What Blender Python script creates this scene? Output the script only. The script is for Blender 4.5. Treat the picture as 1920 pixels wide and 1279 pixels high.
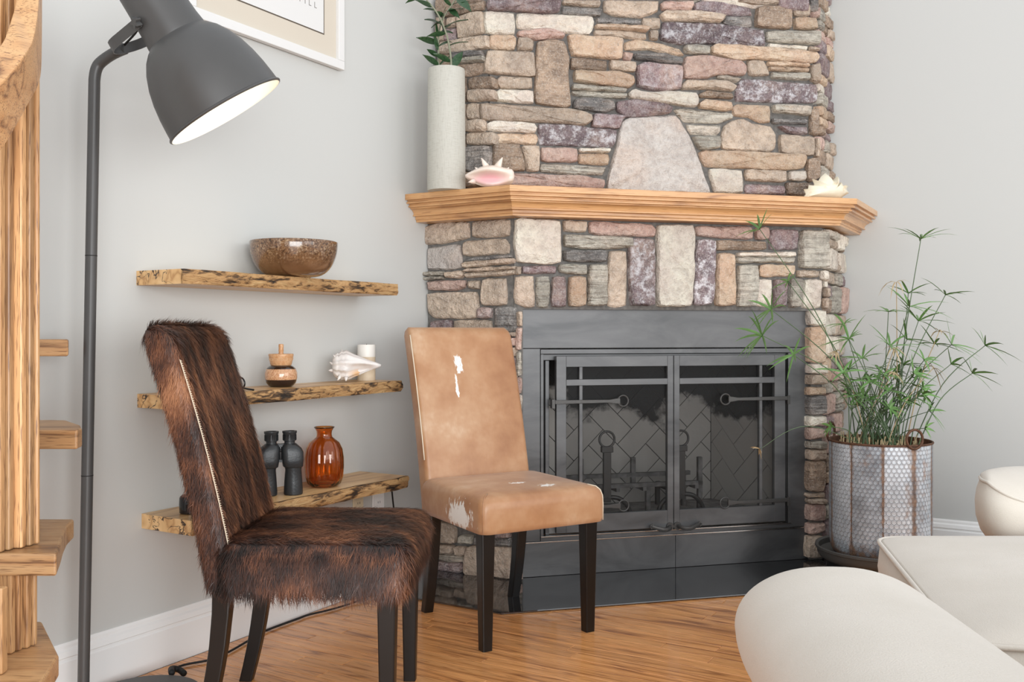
import bpy, bmesh, math, random
import numpy as np
from mathutils import Vector, Matrix
random.seed(7); rng = np.random.default_rng(7)
for o in list(bpy.data.objects): bpy.data.objects.remove(o)
scene = bpy.context.scene
C = scene.collection
R = math.radians

# ------------------------------------------------------------------ camera, world, lights, exposure
FPX, HZN, CAMZ = 1780.0, 623.0, 1.0            # focal length in pixels, horizon row, eye height (m)
cam_d = bpy.data.cameras.new('camera'); cam = bpy.data.objects.new('camera', cam_d); C.objects.link(cam)
cam.location = (0, 0, CAMZ); cam.rotation_euler = (R(90), 0, 0)
cam_d.sensor_width = 36; cam_d.lens = 36*FPX/1920; cam_d.shift_y = -(639.5-HZN)/1920
cam_d.clip_start = .05
scene.camera = cam
w = bpy.data.worlds.new('daylight'); scene.world = w; w.use_nodes = True
w.node_tree.nodes['Background'].inputs[0].default_value = (.93, .96, 1, 1)
w.node_tree.nodes['Background'].inputs[1].default_value = 1.0
def area_light(name, loc, target, sx, sy, power, col=(1, 1, 1)):
    d = bpy.data.lights.new(name, 'AREA'); d.shape = 'RECTANGLE'; d.size = sx; d.size_y = sy; d.energy = power; d.color = col
    o = bpy.data.objects.new(name, d); C.objects.link(o); o.location = loc
    o.rotation_euler = (Vector(target)-Vector(loc)).to_track_quat('-Z', 'Y').to_euler()
    return o
area_light('window_right_offscreen', (4.2, -.6, 1.9), (-.2, 3.6, 1.0), 3.0, 2.4, 55, (1, .985, .96))
area_light('window_rear_offscreen', (1.1, -2.6, 1.12), (-.7, 2.8, .6), 3.4, 2.1, 215, (.96, .985, 1))
vs = scene.view_settings
vs.view_transform = 'Standard'; vs.look = 'None'; vs.gamma = 1; vs.use_curve_mapping = False; vs.exposure = .14

# ------------------------------------------------------------------ place geometry (metres, camera looks along +Y)
TH = R(30.6)
L = np.array([math.sin(TH), math.cos(TH)]); N = np.array([math.cos(TH), -math.sin(TH)])     # along the left wall / out of it
F = np.array([math.sin(TH+R(45)), math.cos(TH+R(45))]); FN = np.array([F[1], -F[0]])       # along the fireplace face / out of it
A = np.array([-1.072, 2.785]); B = np.array([1.99, 4.24])      # points on the two baseboards
G = np.array([.0345, 3.8346])                                  # foot of the steel surround, left end
K = np.array([.0127, 3.7878]); RC = K+1.395*F                  # corners of the lower stonework
KU = np.array([-.1077, 3.9239]); RCU = KU+1.551*F              # corners of the chimney breast
CC = np.array([-.038, 3.356])                                  # corner of the hearth slab
def P(u, v, Y): return np.array([(u-960)/FPX*Y, Y, CAMZ-(v-HZN)/FPX*Y])
def on_z(u, v, z):
    Y = (CAMZ-z)*FPX/(v-HZN); return P(u, v, Y)
def on_plane(u, v, O, D):            # pixel -> (along, z) on the vertical plane through O with direction D
    r = (u-960)/FPX
    a = (r*O[1]-O[0])/(D[0]-r*D[1]); Y = O[1]+a*D[1]
    return a, CAMZ-(v-HZN)/FPX*Y
def LW(t, n, z): p = A+t*L+n*N; return np.array([p[0], p[1], z])
def lw_t(u, n):                       # position along the left wall of image column u at distance n from it
    O = A+n*N; r = (u-960)/FPX
    return (r*O[1]-O[0])/(L[0]-r*L[1])
def wdist(O, D, Q, nn): return float(np.dot(Q-O, nn)/np.dot(D, nn))

# ------------------------------------------------------------------ mesh helpers
def add(name, V, Fc, mat, parent=None, loc=(0, 0, 0), rz=0, smooth=False, center=False, sharp=None):
    V = np.asarray(V, float)
    if center:
        c = V.mean(0); V = V-c; loc = np.array(loc)+c
    me = bpy.data.meshes.new(name); me.from_pydata([tuple(v) for v in V], [], [tuple(f) for f in Fc]); me.update()
    if mat: me.materials.append(mat)
    if smooth:
        me.polygons.foreach_set('use_smooth', [True]*len(me.polygons))
        if sharp: me.set_sharp_from_angle(angle=R(sharp))
    o = bpy.data.objects.new(name, me); C.objects.link(o)
    loc = Vector(loc)
    if parent: o.parent = parent; loc = loc-Vector(parent.location) if parent.rotation_euler.z == 0 and parent.get('_world', 0) else loc
    o.location = loc; o.rotation_euler = (0, 0, rz)
    return o
def thing(name, label, cat, loc, rz=0, group=None, world=True):
    o = bpy.data.objects.new(name, None); C.objects.link(o); o.location = tuple(loc); o.rotation_euler = (0, 0, rz)
    o.empty_display_size = .05
    o['label'] = label; o['category'] = cat
    if group: o['group'] = group
    if world and rz == 0: o['_world'] = 1
    return o
def tag(o, label, cat, group=None):
    o['label'] = label; o['category'] = cat
    if group: o['group'] = group
    return o
def struct(o, label, cat='wall'): o['kind'] = 'structure'; o['label'] = label; o['category'] = cat; return o
def bev(o, width, seg=2, angle=40):
    m = o.modifiers.new('bevel', 'BEVEL'); m.width = width; m.segments = seg; m.limit_method = 'ANGLE'; m.angle_limit = R(angle)
    m.harden_normals = False
    return o
BOXF = [(0, 3, 2, 1), (4, 5, 6, 7), (0, 1, 5, 4), (1, 2, 6, 5), (2, 3, 7, 6), (3, 0, 4, 7)]
def boxv(x0, x1, y0, y1, z0, z1): return np.array([(x0, y0, z0), (x1, y0, z0), (x1, y1, z0), (x0, y1, z0), (x0, y0, z1), (x1, y0, z1), (x1, y1, z1), (x0, y1, z1)])
def merge(*parts):
    V = []; Fc = []; n = 0
    for v, f in parts:
        V += [tuple(x) for x in v]; Fc += [tuple(i+n for i in q) for q in f]; n += len(v)
    return V, Fc
def fbox(O, D, nn, a0, a1, n0, n1, z0, z1):     # box in a wall frame: along, out of the wall, up
    V = []
    for z in (z0, z1):
        for a, n in ((a0, n1), (a1, n1), (a1, n0), (a0, n0)):
            p = O+a*D+n*nn; V.append((p[0], p[1], z))
    return np.array(V)
def prism(poly, z0, z1):
    n = len(poly); V = [(p[0], p[1], z0) for p in poly]+[(p[0], p[1], z1) for p in poly]
    ar = sum(poly[i][0]*poly[(i+1) % n][1]-poly[(i+1) % n][0]*poly[i][1] for i in range(n))
    if ar < 0: V = V[:n][::-1]+V[n:][::-1]
    return V, [tuple(range(n-1, -1, -1)), tuple(range(n, 2*n))]+[(i, (i+1) % n, n+(i+1) % n, n+i) for i in range(n)]
def lathe(prof, n=32, cap0=True, cap1=True, rib=0, ribn=0, cx=0, cy=0):
    V = []; Fc = []; m = len(prof)
    for r, z in prof:
        for i in range(n):
            a = 2*math.pi*i/n; rr_ = r*(1-rib*(0.5+0.5*math.cos(ribn*a))) if rib else r
            V.append((cx+rr_*math.cos(a), cy+rr_*math.sin(a), z))
    for j in range(m-1):
        for i in range(n): Fc.append((j*n+i, j*n+(i+1) % n, (j+1)*n+(i+1) % n, (j+1)*n+i))
    if cap0: Fc.append(tuple(range(n-1, -1, -1)))
    if cap1: Fc.append(tuple((m-1)*n+i for i in range(n)))
    return V, Fc
def tube(path, rad, n=8, cap=True, closed=False, flat=1.0):
    path = [np.array(p, float) for p in path]; m = len(path)
    if np.isscalar(rad): rad = [rad]*m
    V = []; Fc = []; up = None
    for j in range(m):
        if closed: t = path[(j+1) % m]-path[j-1]
        else: t = path[min(j+1, m-1)]-path[max(j-1, 0)]
        t = t/(np.linalg.norm(t)+1e-9)
        if up is None:
            up = np.array([0, 0, 1.]) if abs(t[2]) < .9 else np.array([1., 0, 0])
        s = np.cross(t, up); s /= np.linalg.norm(s)+1e-9; up = np.cross(s, t); up /= np.linalg.norm(up)+1e-9
        for i in range(n):
            a = 2*math.pi*i/n; V.append(path[j]+rad[j]*(math.cos(a)*s+flat*math.sin(a)*up))
    for j in range(m if closed else m-1):
        k = (j+1) % m
        for i in range(n): Fc.append((j*n+i, j*n+(i+1) % n, k*n+(i+1) % n, k*n+i))
    if cap and not closed: Fc += [tuple(range(n-1, -1, -1)), tuple((m-1)*n+i for i in range(n))]
    return V, Fc
def loft(rings, cap=True):
    n = len(rings[0]); V = [p for r_ in rings for p in r_]; Fc = []
    for j in range(len(rings)-1):
        for i in range(n): Fc.append((j*n+i, j*n+(i+1) % n, (j+1)*n+(i+1) % n, (j+1)*n+i))
    if cap: Fc += [tuple(range(n-1, -1, -1)), tuple((len(rings)-1)*n+i for i in range(n))]
    return V, Fc
def rrect(w, d, r, n=5, cx=0, cy=0):             # rounded rectangle, counter-clockwise
    out = []; r = min(r, w*.499, d*.499)
    for k, (sx, sy) in enumerate(((1, 1), (-1, 1), (-1, -1), (1, -1))):
        for i in range(n+1):
            a = math.pi/2*(k+i/n); out.append((cx+sx*(w/2-r)+r*math.cos(a), cy+sy*(d/2-r)+r*math.sin(a)))
    return out
def spline(pts, n=8):
    pts = [np.array(p, float) for p in pts]; out = []
    for i in range(len(pts)-1):
        p0, p1, p2, p3 = pts[max(i-1, 0)], pts[i], pts[i+1], pts[min(i+2, len(pts)-1)]
        for k in range(n):
            t = k/n; out.append(.5*((2*p1)+(-p0+p2)*t+(2*p0-5*p1+4*p2-p3)*t*t+(-p0+3*p1-3*p2+p3)*t**3))
    out.append(pts[-1]); return out
def ring(c, r, e1, e2, n=24): return [np.array(c)+r*(math.cos(2*math.pi*i/n)*np.array(e1)+math.sin(2*math.pi*i/n)*np.array(e2)) for i in range(n)]
V3 = lambda p2, z: np.array([p2[0], p2[1], z])

# ------------------------------------------------------------------ materials
class NT:
    def __init__(s, name):
        s.m = bpy.data.materials.new(name); s.m.use_nodes = True; s.t = s.m.node_tree; s.b = s.t.nodes['Principled BSDF']
    def n(s, typ, **kw):
        x = s.t.nodes.new('ShaderNode'+typ)
        for k, v in kw.items():
            if k.startswith('i_'): x.inputs[k[2:].replace('_', ' ')].default_value = v
            elif k.startswith('in'): x.inputs[int(k[2:])].default_value = v
            else: setattr(x, k, v)
        return x
    def l(s, a, b): s.t.links.new(a, b)
    def set(s, **kw):
        for k, v in kw.items(): s.b.inputs[k.replace('_', ' ')].default_value = v
        return s
    def coord(s, scale=(1, 1, 1), rnd=True, kind='Object'):
        tc = s.n('TexCoord'); out = tc.outputs[kind]
        if rnd:
            oi = s.n('ObjectInfo'); mu = s.n('Math', operation='MULTIPLY', in1=37.0); s.l(oi.outputs['Random'], mu.inputs[0])
            ad = s.n('VectorMath', operation='ADD'); s.l(out, ad.inputs[0]); s.l(mu.outputs[0], ad.inputs[1]); out = ad.outputs[0]
        if scale != (1, 1, 1):
            mp = s.n('VectorMath', operation='MULTIPLY', in1=scale); s.l(out, mp.inputs[0]); out = mp.outputs[0]
        return out
    def noise(s, co, scale=5, detail=3, rough=.5, dist=0):
        x = s.n('TexNoise', i_Scale=scale, i_Detail=detail, i_Roughness=rough, i_Distortion=dist); s.l(co, x.inputs['Vector']); return x.outputs['Fac']
    def ramp(s, fac, stops, interp='LINEAR'):
        x = s.n('ValToRGB'); x.color_ramp.interpolation = interp; e = x.color_ramp.elements
        while len(e) < len(stops): e.new(.5)
        for k, (p, c) in enumerate(stops):
            e[k].position = p; e[k].color = (*c, 1) if len(c) == 3 else c
        s.l(fac, x.inputs[0]); return x.outputs[0]
    def mix(s, fac, a, b, mode='MIX'):
        x = s.n('MixRGB', blend_type=mode)
        for i, v in ((0, fac), (1, a), (2, b)):
            if hasattr(v, 'links'): s.l(v, x.inputs[i])
            elif i == 0: x.inputs[0].default_value = v
            else: x.inputs[i].default_value = (*v, 1)
        return x.outputs[0]
    def math(s, op, a, b=None, clamp=False):
        x = s.n('Math', operation=op, use_clamp=clamp)
        for i, v in ((0, a), (1, b)):
            if v is None: continue
            if hasattr(v, 'links'): s.l(v, x.inputs[i])
            else: x.inputs[i].default_value = v
        return x.outputs[0]
    def col(s, c): s.l(c, s.b.inputs['Base Color']); return s
    def rough(s, c): s.l(c, s.b.inputs['Roughness']); return s
    def bump(s, h, strength=.3, dist=.01):
        x = s.n('Bump', i_Strength=strength, i_Distance=dist); s.l(h, x.inputs['Height']); s.l(x.outputs[0], s.b.inputs['Normal']); return s
def plain(name, c, rough=.5, metal=0, nz=0, nscale=20, bump=0, spec=None, coat=0):
    t = NT(name); t.set(Base_Color=(*c, 1), Roughness=rough, Metallic=metal)
    if spec is not None: t.b.inputs['Specular IOR Level'].default_value = spec
    if coat: t.set(Coat_Weight=coat, Coat_Roughness=.08)
    if nz:
        f = t.noise(t.coord(), nscale, 4); t.col(t.ramp(f, [(.25, tuple(x*(1-nz) for x in c)), (.75, tuple(min(1, x*(1+nz)) for x in c))]))
    if bump:
        f = t.noise(t.coord(rnd=False), 160, 3); t.bump(f, bump, .004)
    return t.m
def wood(name, light, mid, dark, rough=.35, ring=7., rs=1., stre=1., pores=.6, coat=.0, bumps=.15, var=(.82, 1.14)):
    t = NT(name); co = t.coord()
    def sc(v):
        m = t.n('VectorMath', operation='MULTIPLY', in1=v); t.l(co, m.inputs[0]); return m.outputs[0]
    a = t.noise(sc((.9*rs, 9*rs, 9*rs)), 1, 2, .5, .3)
    c = t.math('FRACT', t.math('MULTIPLY', a, ring))
    c = t.math('ABSOLUTE', t.math('SUBTRACT', c, .5))           # contour lines of the growth rings
    col = t.ramp(c, [(0.0, dark), (.12, mid), (.5, light)])
    st = t.noise(sc((2.2*rs, 70*rs, 70*rs)), 1, 3, .6)
    col = t.mix(t.math('MULTIPLY', stre, t.ramp(st, [(.4, (0, 0, 0)), (.62, (1, 1, 1))])), col, light)
    po = t.noise(sc((14*rs, 330*rs, 330*rs)), 1, 2, .5)
    pf = t.ramp(po, [(.56, (0, 0, 0)), (.66, (1, 1, 1))])
    col = t.mix(t.math('MULTIPLY', pf, pores), col, dark)
    oi = t.n('ObjectInfo'); br = t.n('HueSaturation'); v = t.n('MapRange', in3=var[0], in4=var[1]); t.l(oi.outputs['Random'], v.inputs[0]); t.l(v.outputs[0], br.inputs['Value']); t.l(col, br.inputs['Color'])
    t.col(br.outputs[0]); t.set(Roughness=rough, Coat_Weight=coat, Coat_Roughness=.06)
    t.bump(t.math('SUBTRACT', st, t.math('MULTIPLY', pf, .5)), bumps, .002)
    return t.m
def stone_mat(name, c1, c2, dark, frost=0., stri=0.):
    t = NT(name); co = t.coord()
    n1 = t.noise(co, 8, 3, .55); col = t.ramp(n1, [(.36, c1), (.64, c2)]); n0 = t.noise(co, 5, 2); col = t.mix(t.math('MULTIPLY', t.ramp(n0, [(.52, (0, 0, 0)), (.68, (1, 1, 1))]), .35), col, (.62, .46, .36))
    n2 = t.noise(co, 38, 4, .6); col = t.mix(t.ramp(n2, [(.34, (.5, .5, .5)), (.56, (0, 0, 0))]), col, dark)
    n3 = t.noise(co, 150, 2, .6); col = t.mix(t.math('MULTIPLY', t.ramp(n3, [(.5, (0, 0, 0)), (.72, (1, 1, 1))]), .35), col, (.75, .7, .64))
    mp = t.n('VectorMath', operation='MULTIPLY', in1=(5, 5, 75)); t.l(co, mp.inputs[0]); s = t.noise(mp.outputs[0], 1, 3, .6, .6)
    if stri: col = t.mix(t.math('MULTIPLY', t.ramp(s, [(.35, (1, 1, 1)), (.5, (0, 0, 0))]), stri), col, dark)
    if frost:
        f = t.noise(co, 26, 5, .75); col = t.mix(t.math('MULTIPLY', t.ramp(f, [(.48, (0, 0, 0)), (.62, (1, 1, 1))]), frost), col, (.72, .7, .72))
    oi = t.n('ObjectInfo'); br = t.n('HueSaturation'); v = t.n('MapRange', in3=.82, in4=1.16); t.l(oi.outputs['Random'], v.inputs[0]); t.l(v.outputs[0], br.inputs['Value']); t.l(col, br.inputs['Color'])
    t.col(br.outputs[0]); t.set(Roughness=.78)
    t.b.inputs['Specular IOR Level'].default_value = .3
    h = t.math('ADD', t.math('MULTIPLY', n2, .9), t.math('ADD', t.math('MULTIPLY', n1, 1.2), t.math('MULTIPLY', n3, .22)))
    if stri: h = t.math('ADD', h, t.math('MULTIPLY', s, 1.3*stri))
    t.bump(h, .95, .020)
    return t.m

M = {}
M['wall'] = plain('wall_paint', (.555, .562, .545), .75, bump=.04)
M['trim'] = plain('white_trim_paint', (.84, .84, .83), .4)
M['mortar'] = plain('dark_mortar', (.15, .142, .132), .95, nz=.35, nscale=60, bump=.3)
# ------------------------------------------------------------------ room shell
def wall_slab(name, O, D, nn, a0, a1, z1, label):
    return struct(add(name, fbox(O, D, nn, a0, a1, -.12, 0, -.02, z1), BOXF, M['wall']), label)
WO = A-.016*N; BO = B+.016*L
wall_slab('wall_left', WO, L, N, -3.0, 2.9, 3.0, 'light grey painted wall behind the floating shelves')
TC = wdist(A, L, B, L)
corner = A+TC*L
wall_slab('wall_right', BO-wdist(BO, N, A-.016*N, N)*0*N, N, -L, float(np.dot(corner-B, N))-.1, 4.0, 3.0, 'light grey painted wall behind the papyrus planter')
def baseboard(name, O, D, nn, a0, a1, label):
    prof = [(0, 0), (.016, 0), (.016, .108), (.0125, .112), (.0125, .118), (.016, .121), (.013, .135), (.007, .141), (.0065, .150), (.003, .157), (0, .157)]
    rings = []
    for a in (a0, a1): rings.append([V3(O+a*D+n*nn, z) for n, z in prof])
    if np.cross(D, nn) > 0: rings = rings[::-1]
    v, f = loft(rings); return struct(add(name, v, f, M['trim']), label, 'baseboard')
baseboard('baseboard_left', WO, L, N, -2.8, wdist(WO, L, K, L)-.045, 'tall white moulded baseboard below the floating shelves')
RW0 = float(np.dot(RC-BO, N))
baseboard('baseboard_right', BO, N, -L, RW0+.05, 3.6, 'white moulded baseboard behind the papyrus planter')

# floor: oak strips laid parallel to the right wall
M['floor'] = wood('floor_oak', (.84, .40, .145), (.70, .30, .095), (.30, .105, .034), .2, ring=7., rs=.8, stre=.62, pores=.7, coat=.3, bumps=.08, var=(.90, 1.07))
M['subfloor'] = plain('subfloor_oak_brown', (.30, .14, .06), .4)
flo = struct(add('floor', boxv(-4, 5, -3, 6.5, -.06, -.0185), BOXF, M['subfloor'], loc=(0, 0, 0)), 'glossy honey oak strip floor', 'floor')
fr = math.atan2(N[1], N[0]); pw = .0575; nplank = 0
pk_cache = {}
for k in range(-26, 36):
    l0 = k*pw; n = .002-random.random()*.9
    nmax = 3.1
    while n < nmax:
        ln = random.choice((.55, .7, .85, 1.0, 1.15, 1.3)); 
        a0 = max(n, .002); a1 = min(n+ln, nmax)
        if a1-a0 > .08:
            key = round(a1-a0, 3)
            if key not in pk_cache:
                me = bpy.data.meshes.new('plank'); hx = (a1-a0)/2-.0006; hy = pw/2-.0005; b = .0012
                rg = [[(sx*(hx-i), sy*(hy-i), z) for sx, sy in ((-1, -1), (1, -1), (1, 1), (-1, 1))] for i, z in ((0, -.018), (0, -b), (b, 0))]
                v, f = loft(rg); me.from_pydata(v, [], f); me.materials.append(M['floor']); pk_cache[key] = me
            o = bpy.data.objects.new('plank', pk_cache[key]); C.objects.link(o); o.parent = flo
            p = A+(l0+pw/2)*L+(a0+a1)/2*N; o.location = (p[0], p[1], 0); o.rotation_euler = (0, 0, fr); nplank += 1
        n += ln

# hearth slab, flush black steel on the floor
t = NT('black_hearth_steel'); co = t.coord(rnd=False)
n1 = t.noise(co, 3.5, 4, .6); n2 = t.noise(co, 60, 4, .7)
t.col(t.ramp(n1, [(.3, (.012, .012, .013)), (.7, (.030, .031, .033))])); t.rough(t.ramp(n2, [(.3, (.03, .03, .03)), (.8, (.11, .11, .11))]))
t.set(Specular_IOR_Level=1.0, IOR=1.9); t.bump(n1, .02, .01); M['hearth'] = t.m
tl = wdist(A, L, CC, L)
rr0 = RC+.40*np.array([.65, -.8656]); rb = rr0+wdist(rr0, N, rr0, N)*N
slab_poly = [A+(tl)*L+.001*N, CC, rr0, rr0+.75*N, rr0+.75*N+.74*L, RC+.1*L, RC-.06*FN, K-.06*FN, A+(tl+.395)*L+.001*N]
slab = add('hearth_slab', *prism([tuple(p) for p in slab_poly], .0005, .007), M['hearth'])
tag(slab, 'polished black hearth slab set into the oak floor before the fireplace', 'hearth')
bev(slab, .002, 1)

# ------------------------------------------------------------------ stonework
SM = {
 'T': stone_mat('tan_stone', (0.608, 0.485, 0.376), (0.434, 0.347, 0.275), (0.246, 0.188, 0.145)),
 'B': stone_mat('brown_stone', (0.304, 0.224, 0.166), (0.434, 0.319, 0.232), (0.130, 0.094, 0.072), stri=.35),
 'G': stone_mat('grey_stone', (0.346, 0.326, 0.307), (0.218, 0.205, 0.198), (0.096, 0.090, 0.087), stri=.6),
 'E': stone_mat('green_grey_stone', (0.563, 0.525, 0.448), (0.435, 0.403, 0.339), (0.192, 0.166, 0.141), stri=.6),
 'P': stone_mat('plum_stone', (0.218, 0.160, 0.166), (0.320, 0.224, 0.218), (0.102, 0.070, 0.077), frost=.25),
 'R': stone_mat('rose_stone', (0.521, 0.340, 0.289), (0.636, 0.463, 0.391), (0.260, 0.166, 0.145)),
 'O': stone_mat('ochre_stone', (.62, .49, .36), (.57, .39, .27), (.33, .23, .16)),
 'L': stone_mat('pale_stone', (0.800, 0.753, 0.636), (0.694, 0.608, 0.528), (0.434, 0.368, 0.319)),
 'W': stone_mat('frosted_plum_stone', (0.192, 0.147, 0.160), (0.282, 0.211, 0.211), (0.077, 0.058, 0.064), frost=.85),
 'D': stone_mat('dark_brown_stone', (0.166, 0.128, 0.102), (0.256, 0.192, 0.147), (0.070, 0.054, 0.045), stri=.5),
 'S': stone_mat('speckled_grey_stone', (0.602, 0.563, 0.525), (0.512, 0.461, 0.422), (0.346, 0.294, 0.269)),
}
FR = {'FL': (K, F, FN), 'LL': (K-wdist(K, -N, WO, N)*N, N, -L), 'RL': (RC, L, N),
      'FU': (KU, F, FN), 'LU': (KU-wdist(KU, -N, WO, N)*N, N, -L), 'RU': (RCU, L, N)}
CROP = {3: (780, 0, 3.4575), 4: (1160, 0, 3.457), 5: (740, 340, 3.552), 6: (1160, 340, 3.552), 7: (770, 960, 6.092), 8: (1480, 560, 4.9214), 9: (1480, 800, 4.41)}
def stone(poly, frame, mkey, parent, proud=None, thick=.05):
    O, D, nn = FR[frame]
    pts = [np.array(p, float) for p in poly]; n = len(pts)
    ar = sum(pts[i][0]*pts[(i+1) % n][1]-pts[(i+1) % n][0]*pts[i][1] for i in range(n))
    if ar < 0: pts = pts[::-1]
    size = math.sqrt(abs(ar)/2); sp = .018 if size < .06 else .028
    q = []
    for i in range(n):
        p, r_ = pts[i], pts[(i+1) % n]; d = r_-p; ln = np.linalg.norm(d); k = max(2, int(round(ln/sp))); pr = np.array([d[1], -d[0]])/(ln+1e-9)
        for j in range(k): q.append(p+d*j/k+(pr*random.uniform(-.0035, .0028) if j else 0))
    m = len(q); q = [.13*q[i-1]+.74*q[i]+.13*q[(i+1) % m] for i in range(m)]
    q = np.array(q); c = q.mean(0)
    e = np.roll(q, -1, 0)-np.roll(q, 1, 0); nr = np.stack([-e[:, 1], e[:, 0]], 1); nr /= np.linalg.norm(nr, axis=1)[:, None]+1e-9
    q = q-nr*.0028; w_ = min(np.ptp(q[:, 0]), np.ptp(q[:, 1])); ins = min(.0075, w_*.16)
    pd = random.uniform(-.008, .018) if proud is None else proud
    tilt = np.array([random.uniform(-.05, .05), random.uniform(-.07, .07)])
    rings = []
    for i_, dn, j_ in ((0, -thick, 0), (0, -.016, .001), (ins*.25, -.002, .0015), (ins, .004, .0025)):
        rr_ = q+nr*i_; hh = dn+(pd if dn > -.01 else 0)+np.array([random.uniform(-j_, j_) for _ in range(m)])
        if dn > -.01: hh = hh+(rr_-c)@tilt
        rings.append((rr_, hh))
    rr_ = c+(q-c)*.52; rings.append((rr_, .006+pd+(rr_-c)@tilt+np.array([random.uniform(-.0045, .0045) for _ in range(m)])))
    V = []
    for rr_, hh in rings:
        for (a, z), h in zip(rr_, hh): p = O+a*D+h*nn; V.append((p[0], p[1], z))
    cp = O+c[0]*D+(.006+pd)*nn; V.append((cp[0], cp[1], c[1]))
    Fc = [(j*m+i, j*m+(i+1) % m, (j+1)*m+(i+1) % m, (j+1)*m+i) for j in range(4) for i in range(m)]
    Fc += [(4*m+i, 4*m+(i+1) % m, 5*m) for i in range(m)]
    return add('stone', V, Fc, SM[mkey], parent, smooth=True, center=True, sharp=38)
def traced(frame, crop, rows, parent):
    x0, y0, s = CROP[crop]; O, D, nn = FR[frame]
    for mkey, pl in rows:
        stone([on_plane(x0+x/s, y0+y/s, O, D) for x, y in pl], frame, mkey, parent)
def autofill(frame, a0, a1, z0, z1, parent, keys, hmin=.035, hmax=.1, wmin=.08, wmax=.3):
    z = z0
    while z < z1-.015:
        h = random.uniform(hmin, hmax); h = h if z+h < z1-.03 else z1-z
        a = a0
        while a < a1-.012:
            w_ = random.uniform(wmin, wmax); w_ = w_ if a+w_ < a1-.05 else a1-a
            g = .004; j = lambda: random.uniform(-.004, .004)
            if h > .075 and random.random() < .4:
                zm = z+h*random.uniform(.4, .6)
                stone([(a+g, zm-g), (a+w_-g, zm-g+j()), (a+w_-g, z+g), (a+g, z+g)], frame, random.choice(keys), parent)
                stone([(a+g, z+h-g), (a+w_-g, z+h-g), (a+w_-g, zm+j()), (a+g, zm)], frame, random.choice(keys), parent)
            else: stone([(a+g, z+h-g+j()), (a+w_-g+j(), z+h-g), (a+w_-g, z+g+j()), (a+g+j(), z+g)], frame, random.choice(keys), parent)
            a += w_
        z += h

breast = thing('chimney_breast', 'tall chimney breast of stacked multicoloured stones above the oak mantel', 'chimney', (KU[0]+.7*F[0], KU[1]+.7*F[1], 1.57))
surround = thing('stone_surround', 'lower stone fireplace surround framing the black steel firebox panel', 'fireplace', (K[0]+.7*F[0], K[1]+.7*F[1], 0))
ZM0, ZM1 = 1.457, 1.565
def backing(frame, a0, a1, z0, z1, parent, n0=-.12, n1=-.017):
    O, D, nn = FR[frame]; add('mortar', fbox(O, D, nn, a0, a1, n0, n1, z0, z1), BOXF, M['mortar'], parent)
ZT = 2.85
backing('FU', .02, 1.53, ZM1, ZT, breast); backing('LU', 0, .26, ZM1, ZT, breast); backing('RU', .02, .25, ZM1, ZT, breast)
wl = wdist(K, -N, WO, N); wr = wdist(RC, L, BO, L)
GA = float(np.dot(G-K, F)); GB = GA+1.306
ZS = 1.093
backing('FL', .0, 1.39, ZS, ZM0+.005, surround, -.10); backing('LL', 0, wl-.005, .008, ZM0, surround, -.06); backing('RL', .01, wr, .008, ZM0, surround, -.06)
backing('FL', .0, GA+.004, .008, ZS, surround, -.10); backing('FL', GB-.004, 1.39, .008, ZS, surround, -.10)

traced('LU', 3, [
 ('B', [(130, 0), (440, 0), (435, 58), (300, 88), (200, 105), (135, 100)]),
 ('T', [(195, 112), (255, 102), (255, 168), (195, 178)]), ('P', [(180, 182), (250, 176), (250, 255), (175, 262)]),
 ('T', [(130, 110), (185, 112), (172, 262), (128, 268)]),
 ('T', [(258, 105), (425, 68), (437, 215), (262, 248)]), ('T', [(160, 275), (462, 225), (468, 305), (300, 335), (155, 350)]),
 ('G', [(235, 345), (430, 330), (440, 360), (240, 382)]), ('E', [(238, 388), (440, 364), (442, 395), (250, 410)]),
 ('B', [(140, 360), (230, 350), (232, 480), (140, 500)]),
 ('B', [(240, 415), (430, 402), (425, 470), (330, 490), (240, 495)]), ('B', [(330, 505), (480, 490), (500, 520), (498, 560), (330, 575)]),
 ('T', [(330, 582), (495, 577), (508, 640), (330, 660)]), ('T', [(325, 670), (406, 665), (410, 770), (325, 775)]),
 ('T', [(325, 785), (440, 775), (450, 830), (438, 848), (325, 855)]), ('T', [(322, 862), (490, 855), (504, 880), (500, 930), (325, 935)]),
 ('G', [(318, 950), (478, 945), (482, 1030), (478, 1105), (350, 1110), (318, 1100)]), ('B', [(318, 1118), (470, 1112), (480, 1205), (320, 1215)]),
 ('B', [(135, 505), (320, 500), (320, 660), (135, 665)]), ('T', [(135, 675), (318, 670), (316, 850), (135, 860)]), ('B', [(135, 870), (314, 862), (312, 1040), (135, 1050)]), ('T', [(135, 1060), (312, 1050), (312, 1215), (135, 1225)])], breast)
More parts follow.
